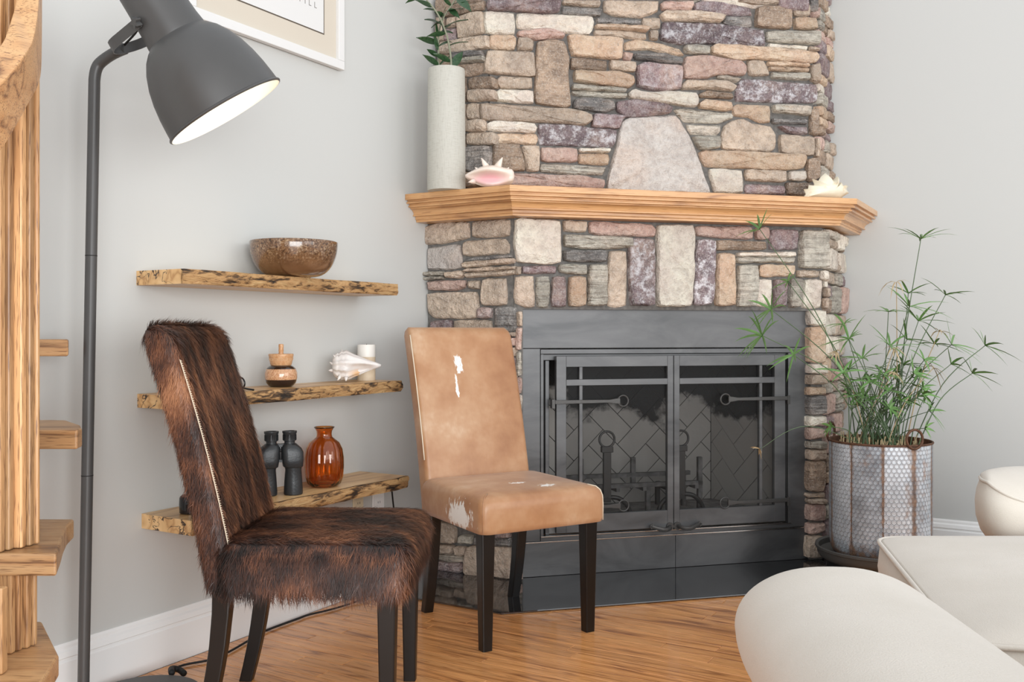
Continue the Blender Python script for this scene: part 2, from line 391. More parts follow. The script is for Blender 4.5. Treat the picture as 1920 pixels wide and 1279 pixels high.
traced('FU', 3, [
 ('P', [(460, 0), (945, 0), (930, 80), (700, 70), (465, 60)]), ('T', [(952, 0), (1195, 0), (1193, 42), (955, 28)]), ('G', [(950, 38), (1215, 55), (1200, 105), (950, 85)]),
 ('L', [(443, 68), (640, 80), (646, 222), (455, 213)]), ('L', [(657, 80), (1152, 100), (1156, 170), (1130, 220), (657, 183)]),
 ('R', [(660, 202), (850, 184), (968, 216), (962, 245), (780, 255), (662, 235)]), ('O', [(480, 224), (635, 228), (648, 242), (643, 325), (480, 310)]), ('T', [(664, 242), (715, 240), (763, 265), (758, 325), (662, 328)]),
 ('T', [(462, 322), (768, 338), (776, 495), (650, 485), (442, 470)]), ('B', [(787, 268), (860, 252), (962, 264), (995, 370), (985, 480), (1003, 690), (960, 700), (777, 670), (777, 430)]),
 ('O', [(982, 224), (1338, 246), (1333, 385), (1012, 363)]), ('B', [(1005, 374), (1240, 390), (1240, 455), (1002, 445)]),
 ('E', [(1015, 548), (1300, 570), (1368, 577), (1352, 600), (1010, 580)]), ('E', [(1010, 588), (1368, 606), (1362, 635), (1090, 630), (1015, 610)]),
 ('G', [(1032, 642), (1180, 634), (1285, 657), (1293, 705), (1240, 728), (1017, 705)]), ('T', [(417, 663), (760, 690), (1060, 717), (1138, 747), (1140, 780), (1095, 813), (800, 788), (427, 773)]),
 ('P', [(1152, 737), (1370, 752), (1335, 777), (1318, 833), (1137, 820)]), ('T', [(520, 522), (545, 492), (755, 502), (760, 570), (545, 570)]), ('L', [(514, 600), (540, 578), (763, 587), (763, 675), (527, 655)]),
 ('L', [(460, 802), (500, 784), (770, 802), (786, 830), (778, 858), (560, 853), (462, 843)]), ('O', [(520, 862), (785, 867), (793, 890), (785, 936), (520, 923)]),
 ('W', [(797, 797), (960, 802), (1307, 842), (1283, 953), (802, 938)]), ('B', [(494, 942), (672, 942), (673, 975), (698, 1040), (707, 1110), (497, 1095)]), ('T', [(682, 950), (796, 947), (798, 1113), (717, 1110), (707, 1035), (682, 972)]),
 ('R', [(812, 952), (1043, 962), (1046, 1050), (812, 1043)]), ('L', [(1060, 962), (1258, 964), (1253, 987), (1057, 984)]), ('O', [(1057, 994), (1256, 994), (1253, 1066), (1057, 1060)]),
 ('E', [(810, 1060), (950, 1064), (1238, 1082), (1218, 1133), (1000, 1128), (810, 1113)]), ('R', [(650, 1122), (1100, 1142), (1222, 1167), (1217, 1222), (660, 1210), (520, 1200), (500, 1120)])], breast)
traced('FU', 4, [
 ('T', [(-95, 0), (265, 0), (262, 70), (150, 113), (-20, 100), (-92, 75)]), ('G', [(-143, 112), (0, 117), (146, 136), (143, 163), (-138, 148)]), ('O', [(-148, 156), (-10, 162), (193, 177), (188, 204), (0, 189), (-148, 184)]), ('T', [(-153, 190), (0, 194), (183, 213), (188, 250), (0, 240), (-156, 225)]),
 ('T', [(-56, 388), (113, 402), (110, 465), (-53, 450)]), ('T', [(-28, 252), (28, 250), (24, 350), (10, 385), (-28, 370)]), ('O', [(-290, 457), (0, 464), (98, 494), (106, 540), (70, 568), (-150, 546), (-290, 528)]),
 ('P', [(-12, 657), (120, 642), (290, 667), (352, 692), (343, 728), (180, 752), (40, 757), (-12, 713)]),
 ('S', [(22, 792), (70, 762), (380, 744), (468, 880), (538, 1060), (602, 1250), (300, 1248), (0, 1240), (-78, 1230), (-60, 1130), (0, 900)]),
 ('R', [(277, 20), (300, 12), (478, 12), (480, 40), (470, 70), (282, 62)]), ('T', [(772, 0), (1233, 0), (1228, 12), (1120, 20), (960, 33), (782, 14)]), ('P', [(492, 22), (560, 2), (720, 10), (858, 46), (878, 95), (700, 93), (492, 70)]),
 ('B', [(897, 47), (1050, 37), (1120, 44), (1118, 186), (887, 170)]), ('T', [(1130, 30), (1238, 27), (1240, 103), (1142, 100)]), ('R', [(1247, 37), (1308, 52), (1306, 110), (1250, 110)]), ('O', [(1137, 114), (1275, 118), (1290, 188), (1142, 186)]),
 ('T', [(267, 95), (300, 70), (520, 77), (688, 106), (660, 148), (480, 136), (290, 133)]), ('G', [(692, 110), (858, 112), (868, 173), (800, 178), (672, 150)]), ('T', [(157, 112), (273, 114), (273, 183), (162, 180)]), ('T', [(202, 197), (258, 194), (256, 260), (207, 256)]),
 ('W', [(287, 142), (640, 152), (943, 190), (953, 298), (720, 293), (600, 278), (400, 283), (272, 255)]), ('E', [(957, 202), (1308, 200), (1306, 290), (962, 266)]), ('L', [(980, 277), (1228, 300), (1223, 325), (977, 305)]),
 ('O', [(42, 272), (110, 252), (290, 282), (400, 312), (433, 355), (380, 358), (220, 318), (80, 318), (47, 323)]), ('R', [(32, 332), (98, 342), (83, 390), (32, 385)]), ('G', [(102, 347), (300, 347), (412, 387), (408, 415), (250, 400), (107, 385)]),
 ('E', [(427, 292), (588, 302), (586, 353), (432, 343)]), ('O', [(602, 302), (640, 284), (980, 307), (1288, 337), (1303, 370), (1283, 403), (1050, 393), (880, 383), (760, 388), (602, 345)]), ('P', [(117, 422), (160, 407), (413, 427), (403, 578), (300, 593), (122, 563)]),
 ('R', [(432, 367), (560, 360), (790, 397), (823, 430), (818, 488), (640, 483), (580, 508), (427, 508), (417, 420)]), ('T', [(837, 387), (943, 392), (983, 488), (852, 488)]), ('O', [(967, 397), (1230, 407), (1238, 433), (972, 423)]), ('O', [(977, 432), (1236, 442), (1233, 465), (982, 455)]),
 ('E', [(992, 467), (1238, 477), (1236, 518), (997, 508)]), ('T', [(1246, 420), (1300, 410), (1305, 480), (1302, 540), (1248, 520)]), ('E', [(642, 492), (700, 482), (798, 510), (770, 533), (642, 505)]), ('T', [(407, 560), (440, 517), (700, 522), (768, 560), (740, 593), (560, 573), (412, 578)]),
 ('W', [(782, 540), (810, 507), (1288, 547), (1293, 658), (1100, 663), (762, 653), (762, 620)]), ('L', [(67, 602), (100, 580), (180, 602), (310, 592), (498, 602), (513, 650), (503, 693), (250, 658), (72, 638)]), ('B', [(522, 612), (570, 587), (738, 607), (743, 638), (532, 628)]), ('O', [(522, 670), (560, 642), (733, 662), (738, 713), (680, 718), (522, 695)]),
 ('E', [(362, 707), (400, 702), (738, 737), (743, 765), (640, 798), (430, 788)]), ('O', [(747, 692), (775, 674), (983, 682), (988, 793), (920, 793), (850, 753), (747, 748)]), ('E', [(997, 682), (1030, 677), (1243, 692), (1238, 750), (1002, 725)]), ('G', [(997, 767), (1228, 772), (1223, 805), (1002, 800)]), ('P', [(1032, 817), (1223, 822), (1226, 873), (1100, 860)]), ('B', [(1250, 705), (1298, 700), (1300, 880), (1240, 868)]),
 ('E', [(442, 802), (668, 812), (663, 850), (640, 878), (470, 868)]), ('E', [(477, 882), (658, 882), (653, 963), (522, 968)]), ('T', [(692, 812), (740, 782), (820, 767), (870, 802), (998, 817), (1028, 870), (1023, 960), (990, 983), (672, 963), (667, 900)]), ('T', [(1047, 870), (1278, 887), (1268, 1008), (1047, 988)]), ('T', [(1283, 895), (1302, 900), (1302, 1018), (1278, 1012)]),
 ('O', [(522, 982), (560, 970), (900, 987), (1198, 1002), (1213, 1030), (1193, 1093), (1090, 1103), (560, 1078)]), ('L', [(587, 1092), (803, 1100), (810, 1250), (622, 1250)]), ('T', [(822, 1097), (1088, 1107), (1090, 1178), (827, 1168)]), ('L', [(1102, 1112), (1208, 1107), (1213, 1150), (1203, 1170), (1102, 1168)]), ('B', [(1222, 1032), (1278, 1025), (1298, 1060), (1298, 1150), (1240, 1183), (1217, 1150)]),
 ('P', [(827, 1192), (1083, 1202), (1086, 1258), (827, 1255)]), ('D', [(1087, 1180), (1228, 1187), (1290, 1200), (1290, 1270), (1095, 1262)]), ('T', [(1240, 300), (1300, 312), (1298, 328), (1235, 325)])], breast)
zt = on_plane(1240, 0, KU, F)[1]
autofill('FU', 0, 1.545, zt+.004, ZT, breast, 'TTOBLRPEG', .05, .12, .1, .4)
autofill('LU', 0.02, .262, on_plane(860, 0, *FR['LU'][:2])[1]+.004, ZT, breast, 'TTBR', .06, .12, .08, .2)
autofill('RU', .012, wdist(RCU, L, BO, L)-.003, ZM1+.004, ZT, breast, 'TBRLEOP', .04, .1, .07, .16)

traced('LL', 5, [
 ('T', [(197, 302), (300, 272), (488, 270), (493, 378), (330, 408), (202, 423)]), ('T', [(504, 267), (758, 252), (756, 363), (600, 376), (504, 368)]), ('S', [(207, 442), (433, 422), (438, 578), (330, 588), (209, 590)]), ('T', [(450, 412), (480, 397), (730, 382), (753, 420), (753, 478), (520, 496), (447, 493)]),
 ('G', [(457, 530), (520, 510), (765, 492), (780, 506), (600, 524)]), ('T', [(447, 547), (470, 537), (790, 514), (793, 540), (560, 570), (452, 573)]), ('E', [(197, 607), (320, 602), (322, 627), (198, 630)]), ('E', [(198, 640), (320, 634), (320, 652), (198, 655)]), ('T', [(332, 607), (445, 597), (456, 625), (440, 643), (337, 640)]),
 ('T', [(467, 600), (500, 582), (800, 567), (802, 582), (560, 600)]), ('T', [(464, 620), (500, 610), (800, 588), (802, 615), (600, 636), (472, 640)]), ('R', [(217, 667), (468, 660), (463, 703), (400, 726), (222, 723)]), ('T', [(482, 664), (558, 660), (558, 718), (487, 710)]), ('T', [(577, 652), (733, 642), (736, 823), (592, 828), (570, 800)]),
 ('T', [(210, 747), (538, 737), (548, 780), (543, 913), (250, 910), (217, 880)]), ('P', [(557, 850), (590, 840), (643, 844), (638, 910), (552, 910)]), ('P', [(227, 935), (378, 924), (373, 1010), (222, 1010)]), ('T', [(390, 927), (638, 927), (638, 1010), (390, 1010)]), ('G', [(657, 842), (680, 832), (798, 837), (802, 1000), (657, 1000)]),
 ('T', [(655, 1012), (800, 1010), (800, 1030), (655, 1034)]), ('R', [(655, 1040), (800, 1042), (800, 1095), (655, 1095)]), ('T', [(655, 1106), (800, 1106), (800, 1165), (655, 1165)]), ('P', [(655, 1175), (800, 1175), (800, 1230), (655, 1230)]), ('L', [(655, 1242), (800, 1242), (800, 1330), (655, 1330)])], surround)
traced('LL', 7, [
 ('T', [(275, 117), (400, 122), (513, 192), (508, 363), (275, 338)]), ('E', [(542, 290), (600, 267), (698, 272), (698, 368), (547, 355)]), ('T', [(250, 370), (488, 387), (473, 478), (250, 468)]), ('T', [(480, 402), (638, 407), (628, 498), (502, 498)]), ('E', [(250, 480), (480, 492), (618, 520), (600, 578), (440, 573), (250, 535)]), ('P', [(250, 552), (420, 582), (608, 602), (613, 650), (560, 698), (250, 663)]),
 ('T', [(642, 470), (670, 392), (800, 397), (800, 733), (642, 718), (620, 690)]), ('T', [(815, 397), (1045, 402), (1130, 410), (1130, 775), (1030, 760), (815, 738)]), ('G', [(715, 300), (1130, 302), (1130, 392), (715, 385)]), ('P', [(760, 240), (1130, 232), (1130, 290), (765, 285)])], surround)
zc = on_plane(860, 978, *FR['LL'][:2])[1]; zd = on_plane(860, 625, *FR['LL'][:2])[1]; ze = on_plane(940, 714, *FR['LL'][:2])[1]
aa = on_plane(922, 700, *FR['LL'][:2])[0]
autofill('LL', .015, aa-.004, zc+.01, zd-.002, surround, 'TBREP', .06, .14, .1, .25)
autofill('LL', aa, wl-.004, on_plane(940, 1000, *FR['LL'][:2])[1]+.012, ze-.004, surround, 'TRPLB', .05, .09, .2, .3)
traced('FL', 5, [
 ('L', [(806, 252), (850, 242), (1103, 260), (1108, 543), (1000, 553), (815, 538), (806, 450)]), ('T', [(1122, 260), (1283, 267), (1278, 338), (1127, 333)]), ('G', [(1124, 460), (1410, 462), (1408, 538), (1127, 528)]), ('P', [(850, 564), (1083, 564), (1080, 613), (847, 610)]), ('E', [(1097, 552), (1283, 552), (1283, 623), (1097, 605)]),
 ('E', [(1297, 552), (1410, 552), (1413, 828), (1287, 828), (1294, 700)]), ('T', [(1432, 462), (1548, 462), (1550, 828), (1480, 838), (1422, 833)]), ('T', [(806, 634), (928, 627), (936, 838), (880, 840), (806, 815)]), ('E', [(947, 634), (1033, 630), (1043, 720), (1028, 843), (947, 838)]), ('P', [(1054, 634), (1136, 630), (1148, 836), (1047, 838)]), ('O', [(1164, 634), (1276, 634), (1273, 828), (1162, 833)]), ('T', [(806, 568), (842, 566), (840, 620), (806, 622)])], surround)
traced('FL', 6, [
 ('R', [(-195, 267), (0, 277), (228, 287), (248, 320), (243, 368), (0, 358), (-110, 358), (-193, 345)]), ('E', [(-365, 352), (-100, 367), (88, 380), (93, 438), (0, 448), (-250, 448), (-363, 435)]), ('W', [(72, 387), (120, 377), (238, 387), (233, 823), (82, 828), (67, 600)]), ('L', [(257, 292), (488, 292), (498, 350), (493, 600), (473, 833), (257, 833), (252, 600)]), ('W', [(517, 387), (638, 397), (633, 780), (618, 818), (492, 823), (502, 600)]), ('O', [(652, 480), (768, 487), (776, 828), (647, 828)]),
 ('R', [(512, 302), (898, 302), (903, 383), (700, 378), (522, 363)]), ('R', [(917, 307), (998, 307), (998, 383), (917, 386)]), ('B', [(652, 392), (978, 402), (983, 453), (647, 458)]), ('P', [(1017, 322), (1203, 320), (1198, 453), (1007, 453)]), ('L', [(787, 477), (1178, 474), (1178, 498), (787, 500)]), ('E', [(782, 507), (1178, 507), (1173, 540), (787, 540)]), ('E', [(1217, 327), (1396, 327), (1396, 573), (1207, 578), (1212, 400)]), ('E', [(797, 557), (928, 554), (928, 700), (913, 833), (792, 836)]),
 ('O', [(942, 557), (1178, 557), (1170, 628), (942, 633)]), ('L', [(932, 647), (1028, 652), (1023, 833), (920, 833)]), ('P', [(1037, 652), (1123, 652), (1120, 836), (1037, 836)]), ('E', [(1142, 647), (1228, 650), (1213, 838), (1142, 843)]), ('L', [(1242, 652), (1360, 654), (1356, 843), (1227, 843)]), ('T', [(1192, 592), (1333, 597), (1328, 638), (1192, 636)]), ('L', [(1345, 595), (1396, 598), (1396, 655), (1350, 650)]), ('L', [(1372, 665), (1396, 665), (1396, 705), (1372, 705)]), ('T', [(1370, 712), (1396, 712), (1396, 770), (1370, 768)]), ('T', [(1366, 780), (1396, 778), (1396, 846), (1364, 845)])], surround)
traced('FL', 8, [('L', [(195, 105), (345, 105), (345, 250), (198, 245)]), ('O', [(192, 262), (345, 262), (345, 590), (192, 585)]), ('L', [(195, 605), (345, 610), (345, 690), (192, 690)]), ('T', [(192, 705), (345, 705), (345, 785), (190, 795)]), ('O', [(188, 820), (345, 818), (345, 885), (186, 890)]), ('G', [(188, 905), (345, 895), (345, 1060), (188, 1075)]), ('L', [(184, 1090), (345, 1085), (345, 1170), (184, 1180)])], surround)
traced('FL', 9, [('R', [(168, 15), (300, 20), (300, 90), (172, 110)]), ('E', [(170, 128), (300, 125), (300, 175), (170, 180)]), ('T', [(172, 195), (300, 190), (300, 270), (172, 275)]), ('B', [(170, 290), (300, 285), (300, 430), (285, 540), (168, 535)]), ('T', [(166, 560), (300, 550), (300, 590), (170, 590)]), ('T', [(170, 605), (300, 600), (300, 635), (172, 635)]), ('R', [(168, 650), (300, 645), (300, 780), (166, 780)]), ('R', [(168, 810), (300, 802), (300, 860), (220, 890), (168, 890)]), ('T', [(162, 912), (300, 912), (300, 1080), (158, 1090)])], surround)
autofill('RL', .012, wr-.004, .01, ZM0-.004, surround, 'TBRLEOP', .05, .13, .09, .22)
# slim return of the left pier on the fireplace face
autofill('FL', .004, GA-.003, .01, on_plane(970, 582, K, F)[1], surround, 'LTRE', .06, .13, .2, .3)

# ------------------------------------------------------------------ oak mantel: three mitred lengths of crown moulding
M['oak'] = wood('oak_mantel', (.70, .40, .18), (.60, .31, .125), (.36, .165, .065), .32, ring=4., rs=1.0, stre=.7, pores=.6, coat=.3)
prof = [(-.15, ZM1), (.144, ZM1), (.144, 1.541), (.129, 1.541), (.129, 1.535), (.135, 1.534), (.135, 1.527), (.117, 1.526), (.117, 1.521), (.122, 1.520), (.122, 1.513), (.108, 1.512), (.108, 1.508), (.099, 1.505), (.0925, 1.500), (.088, 1.494), (.085, 1.486), (.091, 1.485), (.091, 1.480), (.074, 1.479), (.074, 1.467), (.068, 1.466), (.068, ZM0), (-.15, ZM0)]
mant = thing('mantel_shelf', 'honey oak mantel shelf with stepped crown moulding wrapping the stone corner', 'mantel', (K[0]+.7*F[0], K[1]+.7*F[1], ZM0))
def miter(c, n1, n2, q): return c+q*(n1+n2)/(1+float(np.dot(n1, n2)))
ends = []
for q, z in prof:
    pl = A*0+K-L*q; pl = pl+wdist(pl, -N, WO+.001*N, N)*-N
    pr_ = RC+N*q; pr_ = pr_+wdist(pr_, L, BO-.001*L, L)*L
    ends.append((pl, miter(K, -L, FN, q), miter(RC, FN, N, q), pr_, z))
for i, D in ((0, N), (1, F), (2, L)):
    O = ends[1][i]; ang = math.atan2(D[1], D[0]); nn = np.array([D[1], -D[0]])
    rings = [[(float(np.dot(e[j]-O, D)), -float(np.dot(e[j]-O, nn)), e[4]) for e in ends] for j in (i, i+1)]
    v, f = loft(rings[::-1]); o = add('moulding', v, f, M['oak'], mant, loc=(O[0], O[1], 0), rz=ang)
    bev(o, .0009, 2, 25)

# ------------------------------------------------------------------ steel fireplace front
t = NT('blackened_steel'); co = t.coord((1, 1, 1), rnd=False)
mp = t.n('VectorMath', operation='MULTIPLY', in1=(2.5, 2.5, 7)); t.l(co, mp.inputs[0]); n1 = t.noise(mp.outputs[0], 1, 5, .6, .8); n2 = t.noise(co, 90, 3)
t.col(t.ramp(n1, [(.3, (.085, .087, .09)), (.7, (.175, .177, .18))])); t.rough(t.ramp(n1, [(.3, (.36, .36, .36)), (.7, (.5, .5, .5))])); t.set(Metallic=.55); t.bump(n2, .04, .002); M['steel'] = t.m
M['iron'] = plain('wrought_iron', (.085, .083, .08), .42, .5, bump=.2)
M['edge'] = plain('bare_steel_edge', (.56, .56, .55), .25, 1.0)
M['black'] = plain('matt_black', (.008, .008, .008), .7)
fire = thing('fireplace_front', 'blackened steel fireplace front with two mesh doors and strap hinges', 'fireplace', (G[0]+.65*F[0], G[1]+.65*F[1], 0))
mpx = lambda u, v: on_plane(u, v, G, F)
def fb(name, a0, a1, z0, z1, n0, n1, mat, parent=fire, b=.0012):
    o = add(name, fbox(G, F, FN, a0, a1, n0, n1, z0, z1), BOXF, mat, parent); bev(o, b, 2); return o
aL, aR = 0.0, 1.306
zseam = mpx(974.6, 653.7)[1]; zbot = mpx(974.6, 1019.2)[1]
a_in0 = mpx(1013.4, 800)[0]; a_in1 = mpx(1482, 800)[0]
fb('top_panel', aL, aR, zseam+.001, ZS+.004, -.03, 0, M['steel'])
fb('side_panel', aL, a_in0-.001, zbot+.004, zseam-.001, -.03, 0, M['steel']); fb('side_panel', a_in1+.001, aR, zbot+.004, zseam-.001, -.03, 0, M['steel'])
fb('kick_panel', aL, .676, .008, zbot-.004, -.03, 0, M['steel']); fb('kick_panel', .678, aR, .008, zbot-.004, -.03, 0, M['steel'])
fb('bright_seam', aL, aR, zbot-.0025, zbot+.0025, -.03, .004, M['edge'], b=.0005)
# frame around the doors
zft = mpx(1013.4, 663)[1]; zfb0 = mpx(1013.4, 1010)[1]
fb('frame_rail', a_in0, a_in1, zft-.002, zseam-.004, -.03, .004, M['steel']); fb('frame_rail', a_in0, a_in1, zbot+.004, zfb0+.004, -.03, .004, M['steel'])
fb('bright_seam', a_in0, a_in1, zfb0+.005, zfb0+.009, -.02, .008, M['edge'], b=.0005)
w_f = .012
fb('frame_stile', a_in0, a_in0+w_f, zfb0+.009, zft-.003, -.03, .004, M['steel']); fb('frame_stile', a_in1-w_f, a_in1, zfb0+.009, zft-.003, -.03, .004, M['steel'])
fb('jamb', a_in0+w_f+.014, a_in0+w_f+.03, zfb0+.01, zft-.03, -.05, -.018, M['steel'])
fb('header', a_in0+w_f, a_in1-w_f, zft-.028, zft-.004, -.06, -.016, M['steel'])
# doors
dz1 = mpx(1040.5, 668)[1]; dz0 = mpx(1040.5, 999)[1]
t = NT('fire_screen_mesh'); co = t.coord((1, 1, 1), rnd=False)
tr = t.n('BsdfTransparent'); tr.inputs[0].default_value = (.95, .95, .95, 1); mx = t.n('MixShader'); mx.inputs[0].default_value = .16
t.set(Base_Color=(.03, .03, .03, 1), Roughness=.3, Metallic=.3); t.l(tr.outputs[0], mx.inputs[1]); t.l(t.b.outputs[0], mx.inputs[2]); t.l(mx.outputs[0], t.t.nodes['Material Output'].inputs[0]); M['mesh'] = t.m
def door(u0, u1, win0, win1, mun0, mun1, handle_side):
    da0, da1 = mpx(u0, 800)[0], mpx(u1, 800)[0]; wa0, wa1 = mpx(win0, 800)[0], mpx(win1, 800)[0]; m0, m1 = mpx(mun0, 800)[0], mpx(mun1, 800)[0]
    ztop = mpx(1059, 688)[1]; zr1 = mpx(1059, 711.5)[1]; zr0 = mpx(1059, 723)[1]; zw0 = dz0+.072
    d = add('door', *merge((fbox(G, F, FN, da0, wa0, -.002, .02, dz0, dz1), BOXF), (fbox(G, F, FN, wa1, da1, -.002, .02, dz0, dz1), BOXF),
        (fbox(G, F, FN, wa0, wa1, -.002, .02, ztop, dz1), BOXF), (fbox(G, F, FN, wa0, wa1, -.002, .02, dz0, zw0), BOXF)), M['steel'], fire)
    bev(d, .001, 1)
    for nm, v in (('rail', fbox(G, F, FN, wa0, wa1, .0, .021, zr0, zr1)), ('muntin', fbox(G, F, FN, m0, m1, .0, .018, zw0, zr0)), ('muntin', fbox(G, F, FN, m0, m1, .0, .018, zr1, ztop))):
        o = add(nm, v, BOXF, M['steel'], d); o.location = (0, 0, 0); bev(o, .001, 1)
    o = add('mesh_screen', fbox(G, F, FN, wa0, wa1, .002, .0035, zw0, ztop), BOXF, M['mesh'], d); o.location = (0, 0, 0)
    return d
dl = door(1040.5, 1259.0, 1059, 1248, 1083.6, 1089.8, 1); dr = door(1260.2, 1468, 1270.5, 1448, 1420, 1425.5, 0)
def hinge(ur, vr, ue, parent, sgn):
    ar_, zr = mpx(ur, vr); ae = mpx(ue, vr)[0]; rad = .0225
    c = V3(G+ar_*F+.026*FN, zr)
    parts = [tube(ring(c, rad, (F[0], F[1], 0), (0, 0, 1), 24), .0034, 8, closed=True)]
    s0 = ar_-sgn*rad*.6; w0 = .011
    rings = []
    for a, h in ((s0, .012), (s0-sgn*.025, .0095), (s0-sgn*.045, .0062), (ae, .0082)):
        rings.append([V3(G+a*F+n*FN, zr+h_) for n, h_ in ((.021, -h), (.030, -h), (.030, h), (.021, h))])
    if sgn < 0: rings = rings[::-1]
    parts.append(loft(rings[::-1] if True else rings))
    parts.append((fbox(G, F, FN, min(ae, ae-sgn*.014), max(ae, ae-sgn*.014), .004, .031, zr-.026, zr+.012), BOXF))
    v, f = merge(*parts); o = add('strap_hinge', v, f, M['iron'], parent); o.location = (0, 0, 0); bev(o, .001, 1)
hinge(1164, 751, 1037, dl, 1); hinge(1165, 946, 1037, dl, 1); hinge(1355, 748, 1470, dr, -1); hinge(1354, 941, 1470, dr, -1)
def handle(u0, u1, v0, parent):
    a0, z = mpx(u0, v0); a1, _ = mpx(u1, v0)
    pts = [V3(G+(a0+(a1-a0)*k)*F+n*FN, z+dz) for k, n, dz in ((0, .022, 0), (.1, .045, -.003), (.4, .06, -.006), (.75, .05, .0), (1, .04, .006))]
    v, f = tube(spline(pts, 5), .007, 8, flat=1.3); v2, f2 = tube([V3(G+a0*F+.018*FN, z), V3(G+a0*F+.026*FN, z)], .017, 14); v3, f3 = tube(ring(pts[-1], .008, (F[0], F[1], 0), (0, 0, 1), 14), .004, 6, closed=True)
    o = add('door_handle', *merge((v, f), (v2, f2), (v3, f3)), M['iron'], parent, smooth=True, sharp=40); o.location = (0, 0, 0)
handle(1252, 1216, 985, dl); handle(1266, 1304, 984, dr)
# firebox interior: splayed brick sides, back, floor
t = NT('firebrick'); co = t.coord(rnd=False); n1 = t.noise(co, 4.5, 5, .6); n2 = t.noise(co, 50, 3)
sep = t.n('SeparateXYZ'); t.l(co, sep.inputs[0])
so = t.math('ADD', sep.outputs[2], t.math('MULTIPLY', n1, .55))
t.col(t.mix(t.ramp(so, [(.90, (0, 0, 0)), (.95, (1, 1, 1))]), (.46, .44, .41), (.022, .021, .02))); t.set(Roughness=.95); t.bump(n2, .3, .004); M['brick'] = t.m
M['soot'] = plain('sooty_brick', (.035, .033, .031), .95, nz=.4, nscale=20, bump=.3)
zb0, zb1 = dz0+.02, zft-.02; dep = .46
A0, A1 = a_in0+w_f+.03, a_in1-w_f-.01
fbz = thing('firebox', 'sooty firebrick firebox behind the mesh doors', 'firebox', V3(G+.65*F-.25*FN, zb0-.02))
def quadp(name, pts, mat, th=.03):
    p = [np.array(x) for x in pts]; nrm = np.cross(p[1]-p[0], p[3]-p[0]); nrm /= np.linalg.norm(nrm)
    V = [x-nrm*th for x in p]+p; return add(name, V, BOXF, mat, fbz)
q = lambda a, n, z: V3(G+a*F+n*FN, z)
quadp('floor_panel', [q(A0, -.03, zb0), q(A1, -.03, zb0), q(A1-.13, -dep, zb0), q(A0+.13, -dep, zb0)], plain('ash_floor', (.30, .29, .28), .95, nz=.4, nscale=25, bump=.3))
quadp('lid_panel', [q(A0, -.03, zb1), q(A0+.13, -dep, zb1), q(A1-.13, -dep, zb1), q(A1, -.03, zb1)], M['soot'])
def brickwall(p0, p1, z0, z1, mat_fn, herring=False):
    p0 = np.array(p0); p1 = np.array(p1); ln = np.linalg.norm(p1-p0); d = (p1-p0)/ln; nn = np.array([d[1], -d[0]])
    add('brick_backing', fbox(p0, d, nn, -.01, ln+.01, -.05, -.006, z0, z1), BOXF, M['soot'], fbz)
    c45 = math.sqrt(.5); bl, bw = .2, .1
    # herringbone bricks, clipped to the panel
    def clip(poly):
        for ax, lim, sg in ((0, .002, 1), (0, ln-.002, -1), (1, z0+.002, 1), (1, z1-.002, -1)):
            out = []
            for k in range(len(poly)):
                a, b = poly[k-1], poly[k]; ia = (a[ax]-lim)*sg >= 0; ib = (b[ax]-lim)*sg >= 0
                if ia != ib: tt = (lim-a[ax])/(b[ax]-a[ax]); out.append(a+tt*(b-a))
                if ib: out.append(b)
            poly = out
            if len(poly) < 3: return []
        return poly
    e1 = np.array([c45, c45]); e2 = np.array([-c45, c45]); cen = np.array([ln/2, (z0+z1)/2]); g = .0018
    cells = []
    for i in range(-9, 10):
        for j in range(-9, 10):
            x, y = i*bw+j*bl, i*bw-j*bl
            cells.append((x, y, bl, bw)); cells.append((x, y+bw, bw, bl))
    for x, y, ww, hh in cells:
        pl = [cen+e1*X+e2*Y for X, Y in ((x+g, y+g), (x+ww-g, y+g), (x+ww-g, y+hh-g), (x+g, y+hh-g))]
        pl = clip(pl)
        if len(pl) < 3: continue
        ar = abs(sum(pl[k-1][0]*pl[k][1]-pl[k][0]*pl[k-1][1] for k in range(len(pl))))/2
        if ar < .0006: continue
        m_ = len(pl); V = [V3(p0+a*d+h*nn, z) for h in (-.006, 0) for a, z in pl]
        add('brick', V, [tuple(range(m_, 2*m_))]+[(k, (k+1) % m_, m_+(k+1) % m_, m_+k) for k in range(m_)], mat_fn, fbz)
gp = lambda a, n: G+a*F+n*FN
brickwall(gp(A0+.13, -dep), gp(A1-.13, -dep), zb0, zb1, M['brick'])
brickwall(gp(A0, -.04), gp(A0+.13, -dep), zb0, zb1, M['brick']); brickwall(gp(A1-.13, -dep), gp(A1, -.04), zb0, zb1, M['brick'])
# andirons and grate
def andiron(u, v, label):
    nd = -.13; O2 = G+nd*FN; a, z = on_plane(u, v, O2, F)
    th_ = thing('andiron', label, 'andiron', V3(O2+a*F, zb0))
    c = V3(O2+a*F, z); r_ = .034
    add('ring', *tube(ring(c, r_, (F[0], F[1], 0), (0, 0, 1), 24), .005, 8, closed=True), M['iron'], th_, smooth=True)
    o = add('shaft', fbox(O2, F, FN, a-.017, a+.017, -.009, .009, zb0+.07, z-r_), BOXF, M['iron'], th_); bev(o, .003, 2)
    o = add('collar', fbox(O2, F, FN, a-.026, a+.026, -.012, .012, z-r_-.022, z-r_+.004), BOXF, M['iron'], th_); bev(o, .003, 2)
    for s in (-1, 1):
        pts = [V3(O2+(a+s*x)*F, zb0+zz) for x, zz in ((0, .09), (.05, .085), (.09, .055), (.11, .012))]
        add('leg', *tube(spline(pts, 5), .010, 8), M['iron'], th_, smooth=True)
    o = add('log_bar', fbox(O2, F, FN, a-.009, a+.009, -.27, 0, zb0+.085, zb0+.105), BOXF, M['iron'], th_)
    o = add('leg', fbox(O2, F, FN, a-.009, a+.009, -.27, -.25, zb0, zb0+.085), BOXF, M['iron'], th_)
